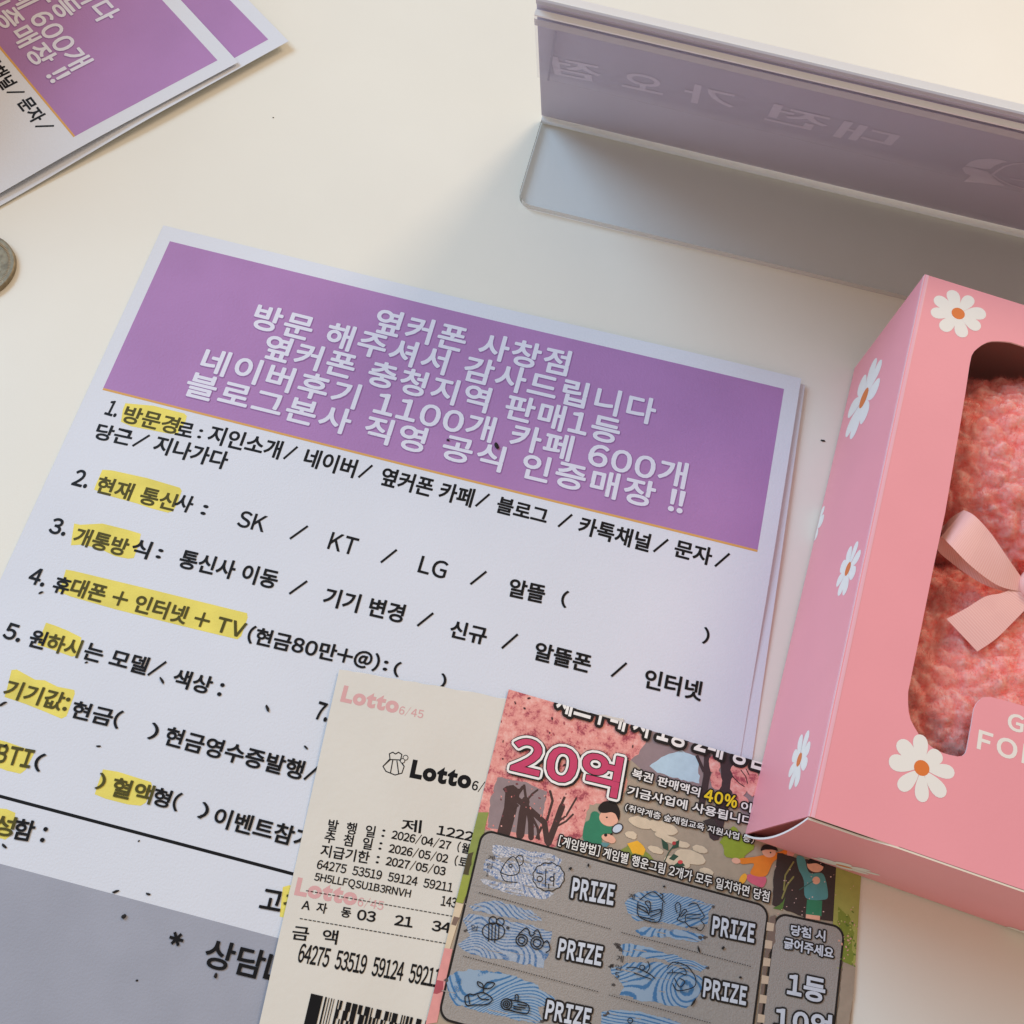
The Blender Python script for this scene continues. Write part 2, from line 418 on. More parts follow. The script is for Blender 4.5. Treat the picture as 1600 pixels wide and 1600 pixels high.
for i in range(110):
    t = 2*math.pi*i/110; c = Vector((cx + cr*0.865*math.cos(t), cy + cr*0.865*math.sin(t), 0.00172)); q = len(vs)
    for dx, dy, dz in ((1, 0, 0), (0, 1, 0), (-1, 0, 0), (0, -1, 0), (0, 0, 1)): 
        rr = Vector((dx*0.0007*math.cos(t) - dy*0.00022*math.sin(t), dx*0.0007*math.sin(t) + dy*0.00022*math.cos(t), dz*0.0003)); vs.append(c + rr)
    fs += [(q, q+1, q+4), (q+1, q+2, q+4), (q+2, q+3, q+4), (q+3, q, q+4)]
link_mesh("beaded_rim", vs, fs, mat("polished_nickel", (0.62, 0.58, 0.46, 1), 0.35, 0.5, metal=0.4), None, coin)
vs = []; fs = []
for i in range(5):                   # raised relief of a portrait bust, worn flat
    pass

# ------------------------------------------------------------------ acrylic sign holder, seen from behind
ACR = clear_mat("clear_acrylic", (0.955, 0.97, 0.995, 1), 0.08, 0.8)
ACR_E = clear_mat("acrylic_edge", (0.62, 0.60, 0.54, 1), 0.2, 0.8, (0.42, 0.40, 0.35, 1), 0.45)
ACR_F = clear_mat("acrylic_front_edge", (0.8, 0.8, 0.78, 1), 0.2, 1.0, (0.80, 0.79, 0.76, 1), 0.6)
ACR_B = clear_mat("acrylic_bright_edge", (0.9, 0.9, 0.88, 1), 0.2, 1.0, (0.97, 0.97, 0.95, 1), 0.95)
def light_pipe():                    # a polished acrylic bend passes on the light that falls on its far side
    m = bpy.data.materials.new("acrylic_bend"); m.use_nodes = True; nt = m.node_tree; nt.nodes.clear()
    o_ = nt.nodes.new("ShaderNodeOutputMaterial"); a_ = nt.nodes.new("ShaderNodeBsdfDiffuse"); b_ = nt.nodes.new("ShaderNodeBsdfTranslucent"); x_ = nt.nodes.new("ShaderNodeMixShader")
    a_.inputs[0].default_value = b_.inputs[0].default_value = (0.97, 0.97, 0.96, 1); x_.inputs[0].default_value = 0.65
    nt.links.new(a_.outputs[0], x_.inputs[1]); nt.links.new(b_.outputs[0], x_.inputs[2]); nt.links.new(x_.outputs[0], o_.inputs[0]); return m
BEND = light_pipe()
LILAC = mat("lilac_card", (0.54, 0.52, 0.62, 1), 0.6, 0.3, 0.03, 30, 0.1, 900)
LILAC_L = mat("lilac_letter", (0.72, 0.69, 0.79, 1), 0.6, 0.3)
FILM = clear_mat("film_sleeve", (0.985, 0.98, 0.99, 1), 0.15, 0.5, (0.75, 0.73, 0.80, 1), 0.05)
BAND = clear_mat("film_fold", (0.8, 0.8, 0.82, 1), 0.25, 0.6, (0.80, 0.78, 0.80, 1), 0.55)
SX0, SX1, SY, ZT = 0.1077, 0.368, 0.0777, 0.0022
LEAN = math.radians(65)
sdir = Vector((0, -math.cos(LEAN), math.sin(LEAN)))
sign = thing("sign_holder", "clear acrylic slanted sign holder with a lilac insert, seen from behind at the top", "sign", ((SX0+SX1)/2, SY - 0.018, 0))
# foot with rounded corners
DEP = 0.0372; rr = 0.005; outl = []
def arc(cx_, cy_, a0, a1, r_, n_=8): return [(cx_ + r_*math.cos(math.radians(a0 + (a1-a0)*i/n_)), cy_ + r_*math.sin(math.radians(a0 + (a1-a0)*i/n_))) for i in range(n_+1)]
outl += arc(SX0 + 0.001, SY - 0.001, 90, 180, 0.001, 4) + arc(SX0 + rr, SY - DEP + rr, 180, 270, rr) + arc(SX1 - rr, SY - DEP + rr, 270, 360, rr) + [(SX1, SY)]
N = len(outl)
vs = [(x, y, ZT) for x, y in outl] + [(x, y, 0.0002) for x, y in outl]
fs = [tuple(range(N)), tuple(range(2*N - 1, N - 1, -1))] + [(i, N + i, N + (i+1) % N, (i+1) % N) for i in range(N)]
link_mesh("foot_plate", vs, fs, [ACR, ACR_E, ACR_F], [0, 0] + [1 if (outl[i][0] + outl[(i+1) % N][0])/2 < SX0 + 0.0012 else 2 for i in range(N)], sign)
# bend where the panel turns up from the foot: bright rolled edge
vs = []; fs = []; seg = 10
for i, x in enumerate((SX0, SX1)):
    for j in range(seg):
        t = 2*math.pi*j/seg; vs.append((x, SY + 0.0014*math.cos(t), 0.0016 + 0.0013*math.sin(t)))
fs = [(j, seg + j, seg + (j+1) % seg, (j+1) % seg) for j in range(seg)] + [tuple(range(seg)), tuple(range(2*seg-1, seg-1, -1))]
link_mesh("bent_edge", vs, fs, BEND, None, sign, smooth=True)
PANEL = Plane((SX0, SY, 0.0022), (1, 0, 0), sdir)          # n points to the far side-down... see to3d
if PANEL.n.dot(CAM - PANEL.o) < 0: NS = -1
else: NS = 1
def slab(name, a0, a1, s0, s1, h0, h1, m, edge=None):
    c = [PANEL.to3d(a, s, h*NS) for h in (h0, h1) for s in (s0, s1) for a in (a0, a1)]
    f = [(0, 2, 3, 1), (4, 5, 7, 6), (0, 1, 5, 4), (2, 6, 7, 3), (0, 4, 6, 2), (1, 3, 7, 5)]
    return link_mesh(name, c, f, [m, edge or m], [0, 0, 1, 1, 1, 1], sign)
LW = SX1 - SX0
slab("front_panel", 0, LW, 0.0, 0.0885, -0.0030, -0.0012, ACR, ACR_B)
slab("insert_card", -0.0003, LW, 0.0006, 0.0862, -0.0008, -0.0005, LILAC)
slab("back_flap", -0.0007, LW, 0.0390, 0.0838, 0.0006, 0.0010, FILM, FILM)
slab("fold_strip", -0.0006, LW, 0.0775, 0.0815, 0.0013, 0.00135, BAND)
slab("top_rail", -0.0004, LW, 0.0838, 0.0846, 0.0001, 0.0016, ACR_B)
slab("top_rail", -0.0004, LW, 0.0868, 0.0889, -0.0009, -0.0003, mat("grey_film_edge", (0.55, 0.55, 0.60, 1), 0.3, 0.5))
class Flip:                          # the same panel seen as a printing surface facing the camera
    def px2d(s, px, py): return PANEL.px2d(px, py)
    def to3d(s, a, b, h=0.0): return PANEL.to3d(a, b, h * NS)
k = Ink(Flip(), 0.0001 - 0.0005)
for body, a, b, h in (("점", (941, 133), (866, 118), 28), ("오", (1035, 151), (971, 137), 26), ("가", (1144, 176), (1066, 159), 30), ("전", (1286, 210), (1193, 189), 29), ("대", (1386, 235), (1300, 215), 29)):
    k.text(body, a, b, h, LILAC_L, 0.02)
k.build("mirrored_lettering", sign); k = Ink(Flip(), 0.0001 - 0.0005)
ZL = lambda x, y: (1450 + x / 8.887, 180 + y / 8.889)
def smooth_closed(pts, n=5):
    out = []; L = len(pts)
    for i in range(L):
        p0, p1, p2, p3 = (Vector(pts[(i + q) % L]) for q in (-1, 0, 1, 2))
        for j in range(n):
            t = j / n
            out.append(tuple(0.5*((2*p1) + (p2-p0)*t + (2*p0-5*p1+4*p2-p3)*t*t + (3*p1-p0-3*p2+p3)*t**3)))
    return out
k.poly([ZL(*p) for p in [(510, 725), (580, 665), (690, 630), (850, 620), (1000, 635), (1110, 670), (1020, 680), (920, 720), (860, 765), (740, 760), (620, 740)]], LILAC_L)
k.poly([ZL(*p) for p in [(470, 760), (500, 735), (600, 742), (720, 775), (820, 800), (880, 860), (960, 930), (1070, 1000), (900, 985), (700, 955), (490, 945), (590, 855), (510, 825)]], LILAC_L)
k.line([ZL(*p) for p in [(880, 850), (960, 790), (1060, 730), (1180, 695), (1330, 685), (1480, 700)]], 4.5, LILAC_L)
k.line([ZL(*p) for p in [(900, 850), (1000, 920), (1130, 980), (1330, 1040), (1480, 1080)]], 4.5, LILAC_L)
k.line([ZL(*p) for p in [(1150, 900), (1330, 930), (1480, 930)]], 5, LILAC_L)
k.build("round_emblem", sign)
k = Ink(Flip(), 0.00125); k.line([(870, 44), (858, 120)], 3, mat("sleeve_seam", (0.40, 0.38, 0.48, 1), 0.5)); k.build("sleeve_seam", sign)

# ------------------------------------------------------------------ lottery receipt
def flat_z(x, y): return 0.00085 + (0.00035 + 0.00035 * math.sin(95*y + 22*x)) * (1 - sm(x, 0.118, 0.142)) + 0.0004 * sm(0.1 + 0.5*(y + 0.16) - abs(x - 0.135), 0.09, 0.16)
REC = Ground(flat_z)
THERM = mat("cream_thermal_paper", (0.77, 0.745, 0.65, 1), 0.5, 0.35, 0.03, 35, 0.2, 500)
TINK = mat("thermal_print", (0.008, 0.008, 0.009, 1), 0.5, 0.18)
TPINK = mat("pink_watermark", (0.74, 0.42, 0.40, 1), 0.6, 0.2)
rc = thing("lottery_receipt", "cream thermal lottery receipt with printed numbers, tucked under the scratch card", "receipt", (0.138, -0.17, 0))
RA = math.radians(4.8)
sheet("paper_slip", rc, (0.0980, -0.1250), RA, 0.079, 0.125, flat_z, 0.00008, THERM, 30, 40, 0.0006)
ZR = lambda x, y: (400 + x / 2.8075, 1030 + y / 2.8075)
k = Ink(REC, 0.00003, 3e-7)
def tr(body, a, b, h, m=TINK, bold=0.004, sp=1.0):
    lg = body == "Lotto"
    k.text(body, ZR(*a), ZR(*b), h / 2.8075, m, bold, sp, None if lg or m is TPINK else [(0.34, m)], 0.0 if lg or body[0] == "6" and "/" in body or body[0] == "5" else 0.60, lg)
tr("Lotto", (368, 186), (619, 240), 76, TPINK, 0.05); tr("6/45", (624, 244), (730, 264), 46, TPINK, 0.012)
tr("Lotto", (166, 1035), (437, 1084), 82, TPINK, 0.05); tr("6/45", (442, 1086), (555, 1106), 50, TPINK, 0.012)
tr("Lotto", (672, 520), (938, 572), 84, TINK, 0.055); tr("6/45", (944, 576), (1056, 600), 52, TINK, 0.006)
tr("제", (636, 755), (722, 763), 56); tr("1222", (792, 768), (950, 800), 42, TINK, 0.012)
tr("발 행 일", (312, 752), (518, 784), 52); tr(":", (550, 778), (562, 780), 32); tr("2026/04/27", (592, 790), (850, 840), 46, TINK, 0.008); tr("(월)", (880, 845), (950, 860), 48)
tr("추 첨 일", (297, 802), (505, 838), 52); tr(":", (537, 834), (549, 836), 32); tr("2026/05/02", (580, 850), (838, 898), 46, TINK, 0.008); tr("(토)", (868, 905), (938, 920), 48)
tr("지급기한", (280, 864), (492, 898), 54); tr(":", (525, 894), (537, 896), 32); tr("2027/05/03", (567, 906), (827, 953), 46, TINK, 0.008)
tr("64275 53519 59124 59211", (265, 918), (860, 1022), 40, TINK, 0.0); tr("5H5LLFQSU1B3RNVH", (253, 977), (674, 1053), 42, TINK, 0.0); tr("14345", (810, 1080), (920, 1098), 44, TINK, 0.0)
tr("A 자  동", (198, 1098), (412, 1136), 46); tr("03  21  34", (441, 1142), (850, 1202), 46, TINK, 0.012)
tr("금 액", (155, 1228), (353, 1252), 62); tr("64275 53519 59124 59211", (180, 1328), (800, 1442), 86, TINK, 0.008)
for (x0, y0), (x1, y1) in (((220, 1015), (870, 1129)), ((192, 1137), (840, 1248))):
    n = 34
    for i in range(n):
        t0 = i / n; t1 = (i + 0.72) / n
        k.line([ZR(x0+(x1-x0)*t0, y0+(y1-y0)*t0), ZR(x0+(x1-x0)*t1, y0+(y1-y0)*t1)], 1.2, TINK)
ba = lambda u, w: ZR(242 + 500*u - 0.23*w*1.0, 1466 + 118*u + 0.98*w)   # u along the code, w down it
def bar(u0, u1, w0=0, w1=170): k.poly([ba(u0, w0), ba(u1, w0), ba(u1, w1), ba(u0, w1)], TINK)
bar(0, 0.105); bar(0.125, 0.14); bar(0.155, 0.162); bar(0.178, 0.186); bar(0.2, 0.206)
rnd = random.Random(3)
for row in range(4):
    u = 0.235
    while u < 1.3:
        w = rnd.choice([0.011, 0.011, 0.022, 0.033, 0.044]); bar(u, u + w, row*40, row*40 + 40.5); u += w + rnd.choice([0.011, 0.011, 0.022, 0.033])
k.build("receipt_print", rc)
k = Ink(REC, 0.00003)                # lucky bag line drawing
for pts in ([(585, 440), (557, 470), (570, 492), (610, 508), (640, 500), (650, 470), (632, 442), (585, 440)], [(588, 440), (585, 415), (600, 408), (612, 416), (625, 408), (640, 418), (634, 442)],
            [(600, 443), (590, 498)], [(618, 445), (626, 503)], [(557, 470), (590, 440)], [(650, 470), (630, 443)]):
    k.line([ZR(*p) for p in pts], 1.6, TINK)
k.ell(ZR(656, 432), 4.4, 4.4, TINK); k.ell(ZR(656, 432), 3.2, 3.2, THERM); k.ell(ZR(643, 446), 4.0, 4.0, TINK); k.ell(ZR(643, 446), 2.8, 2.8, THERM)
k.build("bag_emblem", rc)

# ------------------------------------------------------------------ scratch card
def card_z(x, y): return 0.00125 - 0.0082 * (x - 0.1443)
CARD = Ground(card_z)
C4 = lambda x, y: (670 + x / 4.7059, 1060 + y / 4.7059)
C5 = lambda x, y: (950 + x / 3.9024, 1060 + y / 3.9024)
C6 = lambda x, y: (670 + x / 4.7059, 1300 + y / 4.7059)
C7 = lambda x, y: (940 + x / 3.6364, 1300 + y / 3.6364)
card = thing("scratch_card", "colourful cherry blossom scratch card with rubbed off grey panel, half under the pink box", "scratch card", (0.195, -0.165, 0))
cTL = CARD.px2d(795, 1077); cBL = CARD.px2d(665, 1600); cT = CARD.px2d(1180, 1189); cR = CARD.px2d(1345, 1372)
CA = math.atan2(cT.y - cTL.y, cT.x - cTL.x)
cR2 = CARD.px2d(1330, 1600)
def meet(p, d, q, e): return p + d * ((q - p).cross(e) / d.cross(e))
cTR = meet(cTL, (cT - cTL).normalized(), cR, (cR2 - cR).normalized())
cLL = cTL + (cBL - cTL).normalized() * 0.112; cLR = cTR + (cR2 - cR).normalized() * 0.112
E2 = 1.0
def K(r, g, b): return mat("print_%02x%02x%02x" % (r, g, b), rgb(r, g, b, 1.30), 0.42, 0.4, 0.06, 500)
STOCK = K(158, 144, 124)
vs = []; fs = []; NXC, NYC = 24, 24
for h in (0.0, -0.00025):
    for b in range(NYC + 1):
        for a in range(NXC + 1):
            p = cTL.lerp(cTR, a/NXC).lerp(cLL.lerp(cLR, a/NXC), b/NYC); vs.append(CARD.to3d(p.x, p.y, h))
NC = (NXC + 1)*(NYC + 1)
for b in range(NYC):
    for a in range(NXC):
        q = b*(NXC + 1) + a; fs.append((q, q + NXC + 1, q + NXC + 2, q + 1)); fs.append((NC + q, NC + q + 1, NC + q + NXC + 2, NC + q + NXC + 1))
rim = [a for a in range(NXC + 1)] + [b*(NXC + 1) + NXC for b in range(1, NYC + 1)] + [NYC*(NXC + 1) + a for a in range(NXC - 1, -1, -1)] + [b*(NXC + 1) for b in range(NYC - 1, 0, -1)]
for a, b in zip(rim, rim[1:] + rim[:1]): fs.append((a, b, NC + b, NC + a))
link_mesh("card_stock", vs, fs, STOCK, None, card)
def edgecut():                       # keep only what lies on the card
    out = []
    for a, b in ((cTL, cTR), (cTR, cLR), (cLR, cLL), (cLL, cTL)):
        d = (b - a).normalized(); out.append((Vector((a.x, a.y, 0)), Vector((-d.y, d.x, 0))))
    return out
def blossom_mat():
    m = bpy.data.materials.new("blossom_print"); m.use_nodes = True; nt = m.node_tree; b = nt.nodes["Principled BSDF"]
    tc = nt.nodes.new("ShaderNodeTexCoord"); n1 = nt.nodes.new("ShaderNodeTexNoise"); n1.inputs["Scale"].default_value = 300; n1.inputs["Detail"].default_value = 8; n1.inputs["Roughness"].default_value = 0.75
    cr_ = nt.nodes.new("ShaderNodeValToRGB"); e = cr_.color_ramp.elements; n1.inputs["Lacunarity"].default_value = 2.4
    e[0].position = 0.36; e[0].color = rgb(142, 62, 72, 1.25); e[1].position = 0.66; e[1].color = rgb(236, 182, 170, 1.25)
    for p, c in ((0.42, (176, 88, 94)), (0.455, (206, 132, 124)), (0.54, (218, 150, 138))):
        x = cr_.color_ramp.elements.new(p); x.color = rgb(*c, 1.25)
    nt.links.new(tc.outputs["Object"], n1.inputs["Vector"]); nt.links.new(n1.outputs["Fac"], cr_.inputs[0]); nt.links.new(cr_.outputs[0], b.inputs["Base Color"])
    b.inputs["Roughness"].default_value = 0.48
    return m
BLOSSOM = blossom_mat()
k = Ink(CARD, 0.00002, 8e-7)
rj = random.Random(11)
def rough(pts, amp, step=6.0):
    out = []
    for a, b in zip(pts, pts[1:] + pts[:1]):
        L = math.hypot(b[0]-a[0], b[1]-a[1]); n_ = max(1, int(L / step))
        for i in range(n_):
            t = i / n_; out.append((a[0]+(b[0]-a[0])*t + rj.uniform(-amp, amp), a[1]+(b[1]-a[1])*t + rj.uniform(-amp, amp)))
    return out
BROWN = K(66, 48, 45); MAUVE = K(136, 120, 120); LIME = K(140, 150, 66); GREEN = K(88, 118, 60); CREAM = K(200, 184, 156)
SKIN = K(216, 164, 138); HAIR = K(28, 22, 22); WHITE = K(226, 222, 214); BLACK = K(20, 18, 18)
# background areas
k.poly([C5(*p) for p in [(100, 150), (900, 380), (900, 900), (700, 700), (560, 720), (300, 640), (120, 480)]], MAUVE)
k.poly(rough([C4(*p) for p in [(560, 40), (1600, 330), (1620, 420), (1540, 560), (1440, 640), (1460, 780), (1410, 900), (1180, 930), (1120, 1180), (900, 1240), (420, 1110), (350, 990)]], 1.6), BLOSSOM)
k.poly(rough([C4(*p) for p in [(505, 725), (700, 760), (870, 830), (850, 950), (800, 1160), (430, 1100), (450, 900)]], 1.2), MAUVE)
k.poly(rough([C5(*p) for p in [(250, 540), (330, 478), (400, 455), (450, 440), (545, 480), (560, 645), (420, 610), (300, 575)]], 1.5), K(170, 196, 206))
for pts, w in (([(610, 830), (600, 960), (550, 1140)], 20), ([(712, 900), (690, 1000), (672, 1150)], 13), ([(738, 980), (750, 1060), (752, 1170)], 9), ([(640, 880), (760, 980), (850, 1060), (870, 1200)], 9),
               ([(980, 940), (930, 1080), (880, 1210)], 10), ([(1085, 880), (1010, 1010), (930, 1070)], 3), ([(892, 830), (910, 900), (870, 1040)], 4), ([(560, 800), (600, 860)], 9), ([(655, 810), (640, 900)], 8), ([(700, 780), (716, 900)], 4), ([(790, 1180), (830, 1090)], 4), ([(520, 1130), (560, 980)], 6), ([(600, 900), (655, 850), (690, 800)], 5), ([(720, 900), (760, 850), (800, 820)], 3), ([(960, 960), (1000, 870)], 4), ([(900, 1110), (1010, 1050), (1060, 1000)], 3), ([(610, 960), (660, 930)], 4), ([(750, 1000), (800, 1100), (810, 1180)], 4)):
    k.line([C4(*p) for p in pts], w, BROWN)
for i in range(46):                  # petals and twig specks
    q = C4(rj.uniform(430, 1150), rj.uniform(740, 1100)); k.ell(q, rj.uniform(0.8, 2.4), rj.uniform(0.6, 1.6), rj.choice([BLOSSOM, K(206, 128, 118), K(110, 60, 62)]), rj.uniform(0, 3), 8)
for i in range(60):
    q = C4(rj.uniform(520, 1500), rj.uniform(120, 640)); k.ell(q, rj.uniform(0.8, 3.0), rj.uniform(0.7, 1.8), rj.choice([K(160, 78, 84), K(226, 150, 134), K(190, 92, 94), K(60, 36, 40)]), rj.uniform(0, 3), 8)
# left margin
k.poly([C4(*p) for p in [(360, 985), (440, 985), (410, 1110), (330, 1600), (215, 1600)]], K(128, 140, 72))
k.poly(rough([C4(*p) for p in [(290, 1290), (330, 1280), (290, 1450), (240, 1440)]], 1), K(72, 66, 44))
k.poly([C6(*p) for p in [(245, 320), (330, 320), (250, 525), (195, 515)]], LIME)
k.poly([C6(*p) for p in [(195, 515), (255, 530), (150, 870), (85, 860)]], CREAM)
k.poly([C6(*p) for p in [(185, 620), (225, 630), (200, 690), (165, 680)]], K(118, 98, 86))
k.poly([C6(*p) for p in [(85, 850), (175, 860), (60, 1400), (-60, 1420)]], K(206, 142, 136))
k.poly(rough([C6(*p) for p in [(50, 1090), (105, 1100), (95, 1180), (20, 1190)]], 1.5), K(160, 76, 84))
# trees at right
for pts, w in (([(720, 470), (730, 640), (650, 950)], 19), ([(605, 465), (600, 600), (572, 760)], 10), ([(540, 470), (585, 570)], 5), ([(630, 540), (600, 640)], 4)):
    k.line([C5(*p) for p in pts], w, K(58, 46, 48))
for c in (((650, 520), 9, 14), ((660, 620), 9, 16), ((820, 560), 18, 14), ((800, 650), 15, 18), ((880, 640), 12, 20), ((800, 750), 14, 10)):
    k.poly(rough([(C5(*c[0])[0] + c[1]*math.cos(t/3.2), C5(*c[0])[1] + c[2]*math.sin(t/3.2)) for t in range(20)], 1.2, 4), BLOSSOM)
for pts in ([(810, 560), (840, 600), (850, 640)], [(760, 600), (800, 640), (830, 660)], [(840, 550), (860, 590)]): k.line([C5(*p) for p in pts], 1.4, BLACK)
k.poly(rough([C5(*p) for p in [(680, 1000), (760, 900), (820, 960), (900, 1020), (820, 1100), (720, 1090)]], 2), K(134, 150, 48))
k.poly(rough([C5(*p) for p in [(580, 870), (640, 850), (700, 960), (640, 950)]], 1), K(58, 52, 50))
# path stones
for x, y, a, b in ((200, 880, 19, 9), (330, 910, 24, 10), (330, 960, 12, 5), (140, 955, 9, 6), (290, 1045, 12, 6), (500, 1090, 24, 11), (420, 1120, 20, 9), (600, 1180, 11, 6), (450, 1010, 12, 5), (560, 1040, 12, 6), (380, 985, 14, 5)):
    q = C5(x, y); k.poly(rough([(q[0] + a*math.cos(t/3.2), q[1] + b*math.sin(t/3.2) + 0.24*a*math.cos(t/3.2)) for t in range(20)], 0.8, 4), CREAM)
# flower and sprout
k.poly(rough([C5(*p) for p in [(60, 1060), (130, 1010), (240, 1060), (280, 1100), (180, 1110)]], 1.5), K(122, 134, 62))
k.poly(rough([C5(*p) for p in [(118, 1010), (180, 990), (235, 1040), (220, 1080), (150, 1070)]], 1.8), K(232, 168, 48))
for pts in ([(325, 975), (365, 1010), (368, 1050), (335, 1035)], [(390, 1040), (400, 1000), (435, 985), (430, 1030)], [(370, 1100), (400, 1070), (430, 1085), (400, 1112)], [(400, 1140), (440, 1110), (470, 1140), (430, 1160)]): k.poly([C5(*p) for p in pts], K(44, 74, 58))
k.line([C5(*p) for p in [(345, 1115), (370, 1060), (400, 1020)]], 1.6, K(44, 74, 58)); k.ell(C5(402, 1005), 3, 3, K(170, 60, 60)); k.ell(C5(440, 1120), 4, 3, K(196, 70, 70))
# child with a magnifying glass
k.poly(rough([C4(*p) for p in [(1140, 1180), (1330, 1215), (1310, 1240), (1130, 1210)]], 0.6), K(88, 132, 134))
k.poly(smooth_closed([C4(*p) for p in [(1195, 990), (1225, 978), (1255, 1000), (1290, 1080), (1345, 1085), (1350, 1135), (1275, 1150), (1262, 1220), (1140, 1190), (1145, 1070), (1180, 1040)]]), K(46, 118, 88))
k.ell(C4(1322, 1030), 15, 12, SKIN, 0.3); k.ell(C4(1320, 1175), 11, 6, SKIN, 0.3); k.ell(C4(1345, 1190), 6, 5, SKIN)
k.poly(smooth_closed([C4(*p) for p in [(1245, 950), (1290, 905), (1370, 915), (1405, 980), (1396, 1045), (1372, 1000), (1340, 985), (1300, 990), (1262, 985)]]), HAIR)
k.ell(C4(1308, 1022), 1.6, 1.2, HAIR); k.ell(C4(1300, 1152), 2.6, 2.6, HAIR); k.line([C4(1350, 1140), C4(1335, 1150)], 2.5, BLACK)
k.ell(C4(1386, 1104), 10, 7.5, K(52, 50, 54), -0.6); k.ell(C4(1386, 1104), 8, 5.6, K(186, 198, 208), -0.6)
# child in orange with outstretched arms
k.poly(smooth_closed([C5(*p) for p in [(855, 1195), (960, 1212), (945, 1272), (900, 1262), (850, 1232)]]), K(196, 92, 112))
k.poly(smooth_closed([C5(*p) for p in [(800, 1100), (880, 1090), (960, 1075), (1040, 1060), (1090, 1040), (1100, 1062), (1010, 1115), (960, 1205), (868, 1192), (888, 1130), (815, 1132)]]), K(214, 122, 40))
k.ell(C5(980, 1056), 11, 9, SKIN, 0.3); k.poly(smooth_closed([C5(*p) for p in [(930, 1050), (950, 1015), (1010, 1020), (1035, 1050), (1000, 1045), (960, 1045)]]), HAIR)
k.ell(C5(780, 1112), 7, 4.5, SKIN, 0.2); k.ell(C5(822, 1222), 5, 9, K(222, 160, 52), 0.5); k.ell(C5(990, 1062), 1.3, 1.3, HAIR); k.ell(C5(1115, 1060), 6, 9, K(206, 140, 130), 0.4)
# great trunk with the third child
k.poly(rough([C5(*p) for p in [(1035, 1060), (1140, 1090), (1400, 1150), (1385, 1480), (1200, 1460), (1000, 1380), (1010, 1200)]], 1), K(54, 44, 42))
k.poly([C5(*p) for p in [(1390, 1150), (1560, 1200), (1520, 1800), (1370, 1500)]], K(150, 154, 78))
k.poly(rough([C5(*p) for p in [(1400, 1400), (1460, 1440), (1500, 1560), (1480, 1780), (1420, 1700), (1390, 1470)]], 3), K(116, 130, 48))
k.poly(rough([C5(*p) for p in [(1010, 1400), (1080, 1340), (1060, 1420)]], 2), K(78, 108, 48))
for pts in ([(1130, 1120), (1080, 1200), (1070, 1290)], [(1130, 1210), (1090, 1260), (1060, 1340)]): k.line([C5(*p) for p in pts], 2.4, K(128, 124, 70))
k.poly(smooth_closed([C5(*p) for p in [(1150, 1085), (1195, 1095), (1215, 1165), (1240, 1190), (1312, 1195), (1340, 1320), (1310, 1350), (1205, 1338), (1192, 1230), (1160, 1160)]]), K(78, 138, 140))
k.poly([C5(*p) for p in [(1212, 1348), (1305, 1355), (1300, 1450), (1205, 1438)]], K(46, 120, 88)); k.poly([C5(*p) for p in [(1206, 1438), (1292, 1448), (1290, 1475), (1204, 1462)]], SKIN)
k.ell(C5(1262, 1142), 13, 10, SKIN, 0.3); k.ell(C5(1268, 1232), 6, 6, SKIN); k.line([C5(1165, 1290), C5(1250, 1235)], 1.2, K(52, 92, 84)); k.poly(smooth_closed([C5(*p) for p in [(1215, 1130), (1240, 1095), (1310, 1110), (1320, 1150), (1270, 1128)]]), HAIR)
for i in range(40):
    q = C5(rj.uniform(1020, 1500), rj.uniform(1120, 1500)); k.ell(q, rj.uniform(0.5, 1.3), rj.uniform(0.5, 1.0), rj.choice([K(206, 160, 150), K(226, 190, 180)]), 0, 7)
for i in range(70):
    q = C7(rj.uniform(1340, 1460), rj.uniform(440, 800)); k.ell(q, rj.uniform(0.8, 2.6), rj.uniform(0.7, 1.6), rj.choice([K(88, 112, 40), K(160, 170, 84), K(196, 150, 130)]), rj.uniform(0, 3), 7)
k.poly(rough([C7(*p) for p in [(1370, 740), (1450, 770), (1400, 1120), (1330, 1120)]], 1), K(150, 136, 118))
k.poly(rough([C7(*p) for p in [(955, 480), (985, 470), (985, 620), (945, 700), (900, 1100), (880, 1100)]], 0.8), K(112, 96, 86))
for y in (520, 620, 720, 820, 930, 1040): k.poly([C7(*p) for p in [(985 - (y-460)*0.1, y), (945 - (y-460)*0.1, y - 8), (940 - (y-460)*0.1, y + 40), (980 - (y-460)*0.1, y + 44)]], K(186, 168, 144))
k.build("illustration", card, edgecut())

# grey scratch panels
def silver_mat():
    m = mat("scratch_silver", (0.36, 0.335, 0.30, 1), 0.5, 0.45, 0.10, 2600, 0.6, 2600)
    return m
SILVER = silver_mat()
def rrect(TL, TR, BL, r_, n_=8):
    TL, TR, BL = Vector(TL), Vector(TR), Vector(BL); x = (TR - TL).normalized(); y = (BL - TL).normalized(); W = (TR - TL).length; H = (BL - TL).length
    out = []
    for cx_, cy_, a0 in ((r_, r_, 180), (W - r_, r_, 270), (W - r_, H - r_, 0), (r_, H - r_, 90)):
        for i in range(n_ + 1):
            a = math.radians(a0 + 90*i/n_); out.append(TL + x*(cx_ + r_*math.cos(a)) + y*(cy_ + r_*math.sin(a)))
    return out
for TL, TR, BL in ((C4(392, 1102), C5(985, 1388), C6(60, 1372)), (C7(985, 452), C7(1384, 540), None)):
    a, b = CARD.px2d(*TL), CARD.px2d(*TR)
    c = CARD.px2d(*BL) if BL else a + Vector((0.0003, -0.045))
    if not BL: pass
    k = Ink(CARD, 0.00026, 2e-6)
    k.poly2(rrect(a, b, c, 0.0032), BLACK)
    x = (b - a).normalized(); y = (c - a).normalized(); w_ = 0.00055
    k.poly2(rrect(a + (x + y)*w_, b + (y - x)*w_, c + (x - y)*w_, 0.0027), SILVER)
    k.build("scratch_panel", card, edgecut())

